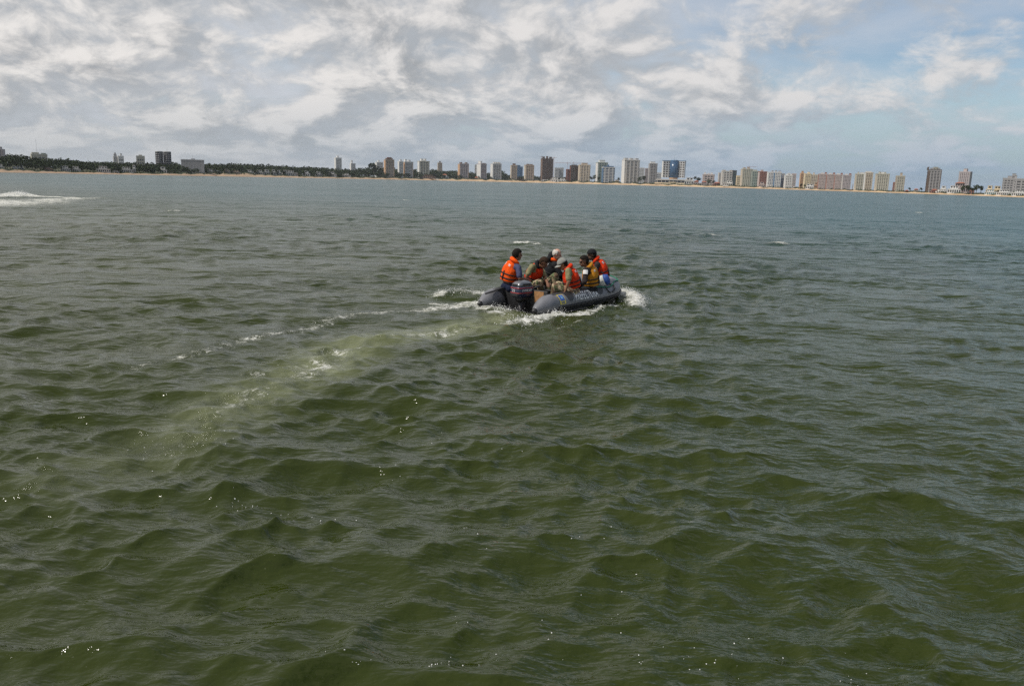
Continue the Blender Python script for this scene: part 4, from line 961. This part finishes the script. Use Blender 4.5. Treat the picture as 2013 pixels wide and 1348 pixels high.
SHOE = mat('black_boot', (0.012, 0.011, 0.011), 0.5); GLASS = mat('sunglass_lens', (0.004, 0.004, 0.005), 0.1); EYE = mat('eye', (0.02, 0.012, 0.01), 0.3); WHT = mat('white_patch', (0.7, 0.7, 0.7), 0.7); DBROWN = mat('lip', (0.16, 0.06, 0.045), 0.6)

def head_frame(face):
    f = Vector(face).normalized(); r = f.cross(Vector((0, 0, 1))).normalized(); u = r.cross(f).normalized()
    return f, r, u

def person(label, J, face, skin, shirt, shirt_col, sleeve, trousers_col, vest_col, hair=HAIRB, hairline=0.25, cap=None, brim=True, hood=None, glasses=False, vest_col2=None, extra=None, k=1.06, patch=False):
    P = {n: at_depth(*v) for n, v in J.items()}
    base = P['pelvis'].copy(); base.z -= 0.11
    root = thing('person', base, label, 'person', 'people in the inflatable boat')
    pel, che, nec, hd = P['pelvis'], P['chest'], P['neck'], P['head']
    across = (P['shR'] - P['shL']).normalized()
    def spine(u):
        a, b, c = pel, che * 2 - (pel + nec) * 0.5, nec
        return a * (1 - u) ** 2 + b * 2 * u * (1 - u) + c * u * u
    def frame(u):
        t = (spine(min(1, u + .02)) - spine(max(0, u - .02))).normalized()
        r = (across - t * across.dot(t)).normalized(); return r, r.cross(t) * -1, t    # right, back->front sign below, up
    def section(u, rx, ry, n=20, fo=0.0):
        r, f, t = frame(u); f = t.cross(r)                 # forward (to the chest side)
        c = spine(u) + f * fo
        return [c + r * (rx * k * math.copysign(abs(math.cos(a)) ** .8, math.cos(a))) + f * (ry * k * math.copysign(abs(math.sin(a)) ** .8, math.sin(a))) for a in [2 * math.pi * j / n for j in range(n)]]
    f, r, u = head_frame(face); hs = 1.10
    # ---- body: one continuous surface
    q = MB()
    q.loft([section(0, .12, .09), section(.2, .13, .095), section(.5, .14, .10), section(.8, .14, .09), section(.95, .09, .07), section(1.0, .06, .055)])
    q.ellipsoid(pel, Vector((.14, 0, 0)), Vector((0, .14, 0)), Vector((0, 0, .09)))
    q.capsule(nec - Vector((0, 0, .03)), hd - u * .06 * hs - f * .02, .058, .054)
    q.ellipsoid(hd + u * .018 * hs - f * .008, r * .074 * hs, f * .094 * hs, u * .098 * hs)            # cranium
    q.ellipsoid(hd - u * .055 * hs + f * .030, r * .056 * hs, f * .062 * hs, u * .066 * hs)            # jaw
    q.ellipsoid(hd - u * .098 * hs + f * .062, r * .022 * hs, f * .020 * hs, u * .018 * hs, 8, 6)      # chin
    q.capsule(hd + f * .086 * hs + u * .012, hd + f * .108 * hs - u * .028 * hs, .010, .017, 8)        # nose
    q.capsule(hd + f * .084 * hs + u * .022 + r * .035, hd + f * .084 * hs + u * .022 - r * .035, .012, .012, 8)  # brow
    q.capsule(hd + f * .080 * hs - u * .068 * hs + r * .018, hd + f * .080 * hs - u * .068 * hs - r * .018, .010, .010, 8)
    for sg in (-1, 1):
        q.ellipsoid(hd + r * sg * .078 * hs - f * .004 - u * .008, r * .012, f * .020, u * .034, 8, 6)
    def hand(wr, el, curl):
        d = (wr - el).normalized(); side = d.cross(Vector((0, 0, 1)))
        side = side.normalized() if side.length > .1 else Vector((1, 0, 0)); nrm = side.cross(d).normalized()
        if nrm.z > 0: nrm = -nrm
        q.ellipsoid(wr + d * .05, d * .055, side * .042, nrm * .017, 10, 7)
        for i, ln in enumerate((.072, .080, .075, .058)):
            o = wr + d * .088 + side * (-.030 + .020 * i); d2 = (d * (1 - curl * .5) + nrm * curl).normalized(); d3 = (d * (1 - curl) + nrm * curl * 1.5).normalized()
            q.capsule(o, o + d2 * ln * .5, .0098, .009, 8); q.capsule(o + d2 * ln * .5, o + d2 * ln * .5 + d3 * ln * .5, .009, .008, 8)
        o = wr + d * .03 + side * -.038; e = o + (d * .6 - side * .8).normalized() * .035; q.capsule(o, e, .012, .010, 8); q.capsule(e, e + (d * .9 + nrm * .3).normalized() * .032, .010, .009, 8)
    for sd in ('L', 'R'):
        sh, el, wr = P['sh' + sd], P['el' + sd], P['wr' + sd]
        q.capsule(spine(.86), sh, .06, .052); q.capsule(sh, el, .050 * k, .040 * k); q.capsule(el, wr, .042 * k, .028 * k)
        hand(wr, el, 0.35)
        hp, kn, an = P['hip' + sd], P['kn' + sd], P['an' + sd]
        q.capsule(hp, kn, .075, .055); q.capsule(kn, an, .052, .036)
        toe = (kn - hp); toe.z = 0; toe = toe.normalized() if toe.length > .05 else f
        q.capsule(an + Vector((0, 0, -.03)), an + toe * .14 + Vector((0, 0, -.05)), .035, .03)
    q.build('body', skin, root, remesh=0.0085, iters=3)
    # ---- clothes
    q = MB(); q.loft([section(-.02, .155, .125), section(.2, .158, .12), section(.5, .165, .122), section(.8, .165, .108), section(.94, .11, .082), section(1.0, .072, .066)])
    for sd in ('L', 'R'):
        sh, el, wr = P['sh' + sd], P['el' + sd], P['wr' + sd]
        q.capsule(spine(.84), sh, .085, .068)
        if sleeve == 'short':
            e = sh.lerp(el, .78); q.capsule(sh, e, .068 * k, .066 * k)
        else:
            q.capsule(sh, el, .068 * k, .056 * k); q.capsule(el, el.lerp(wr, .96), .056 * k, .042 * k)
    sh_o = q.build('shirt' if sleeve == 'short' else 'jacket', shirt_col, root, remesh=.011, iters=3)
    if patch:
        sh, el = P['shL'], P['elL']; c = sh.lerp(el, .22); d = (el - sh).normalized(); out = Vector((-.25, -1, .1)); out = (out - d * out.dot(d)).normalized(); w = d.cross(out)
        v = []; fc = []
        for i in range(5):
            for j in range(7):
                a = -.75 + 1.5 * j / 6; v.append(c + d * (-.05 + .1 * i / 4) + (out * math.cos(a) + w * math.sin(a)) * .083)
        for i in range(4):
            for j in range(6): fc.append((i * 7 + j, i * 7 + j + 1, (i + 1) * 7 + j + 1, (i + 1) * 7 + j))
        mesh_obj('shoulder_patch', v, fc, WHT, sh_o)
    q = MB(); q.ellipsoid(pel, across * .175, across.cross(Vector((0, 0, 1))) * .15, Vector((0, 0, .115)))
    for sd in ('L', 'R'):
        hp, kn, an = P['hip' + sd], P['kn' + sd], P['an' + sd]
        q.capsule(pel, hp, .11, .105); q.capsule(hp, kn, .105 * k, .086 * k); q.capsule(kn, an.lerp(kn, .12), .084 * k, .066 * k)
    q.build('trousers', trousers_col, root, remesh=.012, iters=3)
    for sd in ('L', 'R'):
        hp, kn, an = P['hip' + sd], P['kn' + sd], P['an' + sd]; toe = (kn - hp); toe.z = 0; toe.normalize()
        q = MB(); q.capsule(an + Vector((0, 0, .05)), an + Vector((0, 0, -.04)), .056, .052); q.capsule(an + Vector((0, 0, -.045)), an + toe * .17 + Vector((0, 0, -.06)), .05, .042)
        q.build('boot', SHOE, root, remesh=.012)
    # ---- life vest: padded panels, collar, straps
    q = MB(); R_ = []
    for uu, rx, ry in ((.16, .185, .165), (.18, .195, .178), (.36, .195, .180), (.54, .192, .180), (.64, .178, .176), (.72, .150, .170), (.82, .138, .158), (.90, .128, .140), (.96, .108, .112), (.985, .09, .09)):
        R_.append(section(uu, rx, ry))
    q.loft(R_); vest = q.build('life_vest', vest_col, root, remesh=.013, iters=3)
    def strap(uu, h, grow=.008):
        qq = MB(); a = section(uu - h, .196 + grow, .181 + grow, 36); b = section(uu + h, .196 + grow, .181 + grow, 36); a2 = section(uu - h, .18, .165, 36); b2 = section(uu + h, .18, .165, 36)
        qq.loft([a2, a, b, b2], cap=False); qq.build('strap', WEB, vest)
    strap(.27, .022); strap(.42, .022)
    fr = frame(.4); fwd_ = fr[2].cross(fr[0])
    for sgn in (-1, 1):
        qq = MB(); c0 = spine(.2) + fwd_ * sgn * .188 * k; c1 = spine(.52) + fwd_ * sgn * .188 * k; qq.tube([c0, (c0 + c1) / 2 + fwd_ * sgn * .004, c1], .016, 6); qq.build('strap', WEB, vest)
    # horseshoe collar round the nape
    r0, _, t0 = frame(.98); f0 = t0.cross(r0); pts = []; rad = []
    for i in range(15):
        a = math.radians(-150 + 300 * i / 14); pts.append(nec + t0 * .035 + r0 * (.098 * math.sin(a)) - f0 * (.085 * math.cos(a)) + t0 * (.022 * math.cos(a))); rad.append(.042 + .012 * math.cos(a))
    qq = MB(); qq.tube(pts, rad, 12); qq.build('collar', vest_col2 or vest_col, vest, remesh=.012, iters=2)
    for a0 in (232, 284):
        for ua in (.765, .825):
            v = []; fc = []
            for i in range(3):
                uu = ua + .032 * i / 2; rx = float(np.interp(uu, (.72, .82, .90), (.150, .138, .128))); ry = float(np.interp(uu, (.72, .82, .90), (.170, .158, .140)))
                rr, _, tt = frame(uu); ff = tt.cross(rr); c = spine(uu)
                for j in range(7):
                    a = math.radians(a0 + 24 * j / 6)
                    v.append(c + rr * ((rx + .004) * k * math.copysign(abs(math.cos(a)) ** .8, math.cos(a))) + ff * ((ry + .004) * k * math.copysign(abs(math.sin(a)) ** .8, math.sin(a))))
            for i in range(2):
                for j in range(6): fc.append((i * 7 + j, i * 7 + j + 1, (i + 1) * 7 + j + 1, (i + 1) * 7 + j))
            mesh_obj('reflective_strip', v, fc, REFL, vest)
    # ---- head: hair, cap, eyes
    def shell(name, material, grow, test, cen=None, sx=1.0, n=28, m=20, parent=root):
        c = cen if cen is not None else hd + u * .018 * hs - f * .008
        v = []; fc = []
        for i in range(m + 1):
            th = math.pi * i / m
            for j in range(n):
                a = 2 * math.pi * j / n; v.append((math.sin(th) * math.cos(a), math.sin(th) * math.sin(a), math.cos(th)))
        for i in range(m):
            for j in range(n):
                ids = (i * n + j, i * n + (j + 1) % n, (i + 1) * n + (j + 1) % n, (i + 1) * n + j)
                cc = [sum(v[q_][d] for q_ in ids) / 4 for d in range(3)]
                if test(*cc): fc.append(ids)
        wv = [c + r * (x * (.074 * hs + grow) * sx) + f * (y * (.094 * hs + grow)) + u * (z * (.098 * hs + grow)) for x, y, z in v]
        o = mesh_obj(name, wv, fc, material, parent)
        sm = o.modifiers.new('thick', 'SOLIDIFY'); sm.thickness = 0.008; sm.offset = -1; bake(o)
        if o.data.materials: o.data.materials[0] = material
        return o
    if hair is HAIRW: shell('hair', hair, .007, lambda x, y, z: z < .55 and z > -.75 and y < .15 and not (y > -.3 and z < -.2))
    else: shell('hair', hair, .011, lambda x, y, z: (z > hairline and y < .80) or (y < .05 and z > -.62) or (y < -.35 and z > -.85))
    if cap:
        cp = shell('cap', cap, .018, lambda x, y, z: z > .12)
        if brim:
            v = []; fc = []; c = hd + u * .04 * hs
            for i in range(9):
                for j in range(13):
                    a = math.radians(-62 + 124 * j / 12); rr = .10 + .085 * i / 8 * math.cos(a * .9) ; v.append(c + (f * math.cos(a) * (rr + .01) + r * math.sin(a) * rr * .85) + u * (-.018 * (i / 8) - .03 * math.sin(a) ** 2))
            for i in range(8):
                for j in range(12): fc.append((i * 13 + j, i * 13 + j + 1, (i + 1) * 13 + j + 1, (i + 1) * 13 + j))
            bo = mesh_obj('brim', v, fc, cap, cp); sm = bo.modifiers.new('t', 'SOLIDIFY'); sm.thickness = .006; bake(bo)
    for sg in (-1, 1):
        qq = MB(); qq.ellipsoid(hd + f * .084 * hs + r * sg * .031 * hs + u * .002, r * .012, f * .008, u * .007, 8, 6); qq.build('eye', EYE, root)
    qq = MB(); qq.ellipsoid(hd + f * .087 * hs - u * .066 * hs, r * .024, f * .008, u * .007, 8, 6); qq.build('mouth', DBROWN, root)
    if glasses:
        gm = MB()
        for sg in (-1, 1):
            gm.ellipsoid(hd + f * .092 * hs + r * sg * .034 * hs + u * .006, r * .030, f * .010, u * .021, 10, 7)
            gm.tube([hd + f * .085 * hs + r * sg * .066 * hs + u * .012, hd + r * sg * .088 * hs + u * .012, hd - f * .03 + r * sg * .088 * hs + u * .004], .006, 6)
        gm.build('sunglasses', GLASS, root)
    if hood:
        qq = MB(); c = nec + (nec - che).normalized() * .09 - f * .085
        qq.ellipsoid(c, r * .11, f * .085, u * .105); qq.ellipsoid(c - u * .07 - f * .01, r * .125, f * .08, u * .08)
        qq.build('hood', hood, root, remesh=.012, iters=3)
    return root

person('man in navy shirt and orange vest steering beside the motor', dict(
    pelvis=(998, 562, 18.4), chest=(1004, 534, 18.38), neck=(1011, 515.5, 18.36), head=(1017, 500.5, 18.35),
    shR=(1019, 526, 18.2), elR=(1022, 547, 18.12), wrR=(1038, 550, 18.3), shL=(995, 524, 18.55), elL=(999, 545, 18.75), wrL=(1012, 556, 18.85),
    hipR=(1003, 566, 18.3), knR=(1034, 565, 18.55), anR=(1037, 586, 18.6), hipL=(993, 564, 18.55), knL=(1026, 560, 18.85), anL=(1028, 580, 18.9)),
    (.92, .38, -.06), SKIN4, 'shirt', NAVY, 'short', NAVYD, ORANGE)
person('bare-headed man in olive shirt and camouflage leaning forward, head bowed', dict(
    pelvis=(1041, 559, 19.3), chest=(1050, 538, 19.18), neck=(1059, 523, 19.08), head=(1069, 516, 19.0),
    shR=(1046, 524, 18.95), elR=(1036, 542, 18.88), wrR=(1034, 558, 18.9), shL=(1062, 527, 19.38), elL=(1072, 545, 19.2), wrL=(1076, 556, 18.95),
    hipR=(1037, 563, 19.15), knR=(1061, 556, 18.72), anR=(1066, 590, 18.80), hipL=(1046, 561, 19.45), knL=(1077, 551, 19.12), anL=(1080, 585, 19.12)),
    (.72, -.42, -.55), SKIN4, 'shirt', OLIVE, 'short', camo_mat(), REDOR, hair=HAIRBR, vest_col2=BLK)
person('balding white-haired man in black hooded jacket with orange vest collar', dict(
    pelvis=(1077, 552, 20.0), chest=(1086, 530, 19.92), neck=(1089, 511, 19.85), head=(1095, 499.5, 19.75),
    shR=(1091, 521, 19.60), elR=(1101, 541, 19.55), wrR=(1112, 553, 19.7), shL=(1089, 517, 20.1), elL=(1100, 535, 20.15), wrL=(1112, 547, 20.1),
    hipR=(1078, 556, 19.8), knR=(1091, 543, 19.40), anR=(1094, 578, 19.45), hipL=(1078, 552, 20.15), knL=(1108, 548, 19.95), anL=(1110, 579, 19.95)),
    (.95, -.12, -.28), SKIN2, 'jacket', BLK, 'long', camo_mat(), BLK, hair=HAIRW, hood=BLK, vest_col2=ORANGE)
person('man in grey peaked cap and red-orange vest propping his hand on the boat tube', dict(
    pelvis=(1128, 573, 18.25), chest=(1123, 548, 18.22), neck=(1117, 529, 18.2), head=(1106, 519.5, 18.2),
    shL=(1117, 532, 17.99), elL=(1118, 553, 17.9), wrL=(1112, 570, 17.93), shR=(1122, 531, 18.44), elR=(1112, 552, 18.55), wrR=(1098, 563, 18.45),
    hipL=(1126, 576, 18.10), knL=(1091, 563, 18.02), anL=(1087, 589, 18.08), hipR=(1128, 572, 18.42), knR=(1098, 560, 18.42), anR=(1095, 586, 18.42)),
    (-.86, -.12, -.50), SKIN1, 'shirt', OLIVE, 'short', camo_mat(), REDOR, hair=HAIRB, cap=CAPG)
person('man with sunglasses, charcoal sleeves and mustard vest, white patch on shoulder', dict(
    pelvis=(1163, 570, 18.82), chest=(1161, 543, 18.8), neck=(1157, 525.5, 18.76), head=(1148, 513.5, 18.70),
    shL=(1152, 531, 18.56), elL=(1150, 553, 18.48), wrL=(1137, 565, 18.6), shR=(1166, 528, 19.0), elR=(1156, 550, 19.1), wrR=(1140, 562, 19.0),
    hipL=(1158, 573, 18.66), knL=(1127, 563, 18.9), anL=(1124, 588, 18.95), hipR=(1164, 570, 19.0), knR=(1133, 558, 19.22), anR=(1130, 584, 19.22)),
    (-.93, -.32, -.12), SKIN4, 'jacket', CHAR, 'long', BLK, MUST, hair=HAIRB, glasses=True, patch=True)
person('man in black cap and red-orange vest seated nearest the bow', dict(
    pelvis=(1183, 554, 19.6), chest=(1180, 531, 19.6), neck=(1172, 513.5, 19.6), head=(1163, 501, 19.55),
    shL=(1174, 520, 19.40), elL=(1167, 541, 19.35), wrL=(1155, 555, 19.4), shR=(1184, 518, 19.82), elR=(1173, 540, 19.9), wrR=(1160, 552, 19.9),
    hipL=(1180, 556, 19.45), knL=(1152, 550, 19.6), anL=(1150, 577, 19.62), hipR=(1186, 553, 19.8), knR=(1158, 547, 19.92), anR=(1155, 574, 19.92)),
    (-.94, -.30, -.08), SKIN3, 'jacket', CHAR, 'long', BLK, REDOR, hair=HAIRB, cap=BLK, brim=False)
# ------------------------------------------------------------------ spray, bubbles
SPRAY = mat('white_spray', (0.80, 0.80, 0.78), 0.6, var=.06, vscale=20, spec=0.3)
def ico_template():
    bm = bmesh.new(); bmesh.ops.create_icosphere(bm, subdivisions=1, radius=1.0); v = np.array([x.co[:] for x in bm.verts]); f = np.array([[q.index for q in x.verts] for x in bm.faces]); bm.free(); return v, f
ICO_V, ICO_F = ico_template()
def blobs(name, cs, rs, material, label, flat=None, cat='foam'):
    rg = np.random.default_rng(len(cs)); n = len(cs); V = np.zeros((n, 12, 3)); 
    for i in range(n):
        sc = rg.uniform(.6, 1.4, 3); 
        if flat: sc[2] *= flat
        V[i] = ICO_V * sc * rs[i] * rg.uniform(.75, 1.25, (12, 1)) + cs[i]
    F = (ICO_F[None] + 12 * np.arange(n)[:, None, None]).reshape(-1, 3)
    o = mesh_obj(name, V.reshape(-1, 3), [tuple(x) for x in F.tolist()], material); tag(o, label, cat, kind='stuff'); return o
def build_spray():
    rg = np.random.default_rng(33); sea_o = bpy.data.objects['sea_water']
    from mathutils.bvhtree import BVHTree
    dg = bpy.context.evaluated_depsgraph_get(); dg.update()
    def surf(x, y):
        ok, loc, nrm, _ = sea_o.ray_cast(Vector((x, y, 3.0)), Vector((0, 0, -1))); return loc.z if ok else 0.0
    def sprinkle(pts, n, spread, hmax, rmin=.005, rmax=.022):
        P = [on_water(*p) for p in pts]; cs = []; rs = []
        while len(cs) < n:
            t = rg.uniform(0, len(P) - 1); i = int(t); c = P[i].lerp(P[min(i + 1, len(P) - 1)], t - i)
            x, y = c.x + rg.normal(0, spread), c.y + rg.normal(0, spread)
            s_, p_ = boat_local(x, y)
            if -.05 < s_ < BOW_L and abs(p_) < .95 and (abs(p_) > .5 or s_ > .7): continue
            h = hmax * rg.uniform(0, 1) ** 2.6; r = (rmin + (rmax - rmin) * rg.uniform(0, 1) ** 2.2) * (1.1 - .6 * h / max(hmax, .01))
            cs.append((x, y, surf(x, y) + h)); rs.append(r)
        return cs, rs
    c1, r1 = sprinkle([(940, 603), (990, 610), (1040, 612), (1082, 617), (1092, 622)], 1100, .16, .12, .003, .0115)
    c2, r2 = sprinkle([(1015, 634), (1050, 627), (1085, 620)], 520, .2, .09, .003, .011)
    c3, r3 = sprinkle([(868, 582), (905, 578), (950, 583)], 420, .2, .12, .003, .011)
    blobs('stern_spray', c1 + c2 + c3, r1 + r2 + r3, SPRAY, 'white spray and churned foam behind the boat stern')
    c, r = sprinkle([(1214, 586), (1228, 579), (1245, 587), (1256, 598), (1250, 604)], 1100, .14, .12, .003, .0115)
    c4_, r4_ = sprinkle([(1100, 622), (1150, 616), (1200, 601)], 260, .12, .04, .003, .009)
    blobs('bow_spray', c + c4_, r + r4_, SPRAY, 'white spray thrown out by the boat bow')
    c, r = sprinkle([(-40, 390), (20, 387), (34, 386), (50, 387)], 500, .5, .3, .012, .05); blobs('breaker_spray', c, r, SPRAY, 'white spray on the breaking wave at the left')
    # bubbles floating in the foreground
    cs = []; rs = []
    for px, py, n, sp in ((470, 985, 26, 20), (540, 1000, 10, 22), (640, 1020, 12, 26), (760, 930, 8, 30), (700, 870, 14, 34), (890, 1030, 5, 14), (960, 1075, 4, 20), (1210, 1195, 4, 18), (890, 1215, 6, 14), (1300, 1300, 16, 40), (1430, 1310, 14, 40), (1690, 1330, 14, 36), (1080, 1250, 10, 60), (700, 1310, 16, 34), (900, 1315, 22, 40), (1450, 1250, 10, 70), (1140, 1060, 8, 50), (1250, 1130, 9, 60), (400, 860, 30, 60), (330, 890, 26, 60), (830, 850, 14, 60), (1010, 890, 9, 22)):
        for _ in range(int(n * .55)):
            p = on_water(px + rg.normal(0, sp), py + rg.normal(0, sp * .35)); z = surf(p.x, p.y); cs.append((p.x, p.y, z + .001)); rs.append(rg.uniform(.002, .0065) * (p.y / 7) ** .6)
    blobs('floating_bubbles', cs, rs, SPRAY, 'tiny white bubbles floating on the foreground water', flat=.5, cat='bubbles')
build_spray()

def build_haze():
    m = bpy.data.materials.new('haze_air'); m.use_nodes = True; t = NT(m.node_tree); t.n.remove(t.n['Principled BSDF'])
    v = t.node('ShaderNodeVolumePrincipled'); v.inputs['Color'].default_value = (0.86, 0.91, 1.0, 1); v.inputs['Density'].default_value = 4.5e-5; v.inputs['Anisotropy'].default_value = 0.2
    t.l.new(v.outputs[0], t.n['Material Output'].inputs['Volume'])
    mb = MB(); mb.box((0, 2000, 60), Vector((9500, 0, 0)), Vector((0, 9500, 0)), Vector((0, 0, 62.5))); o = mb.build('haze', m, smooth=False); o['kind'] = 'stuff'; o['label'] = 'thin pale sea haze over the whole bay'
build_haze()
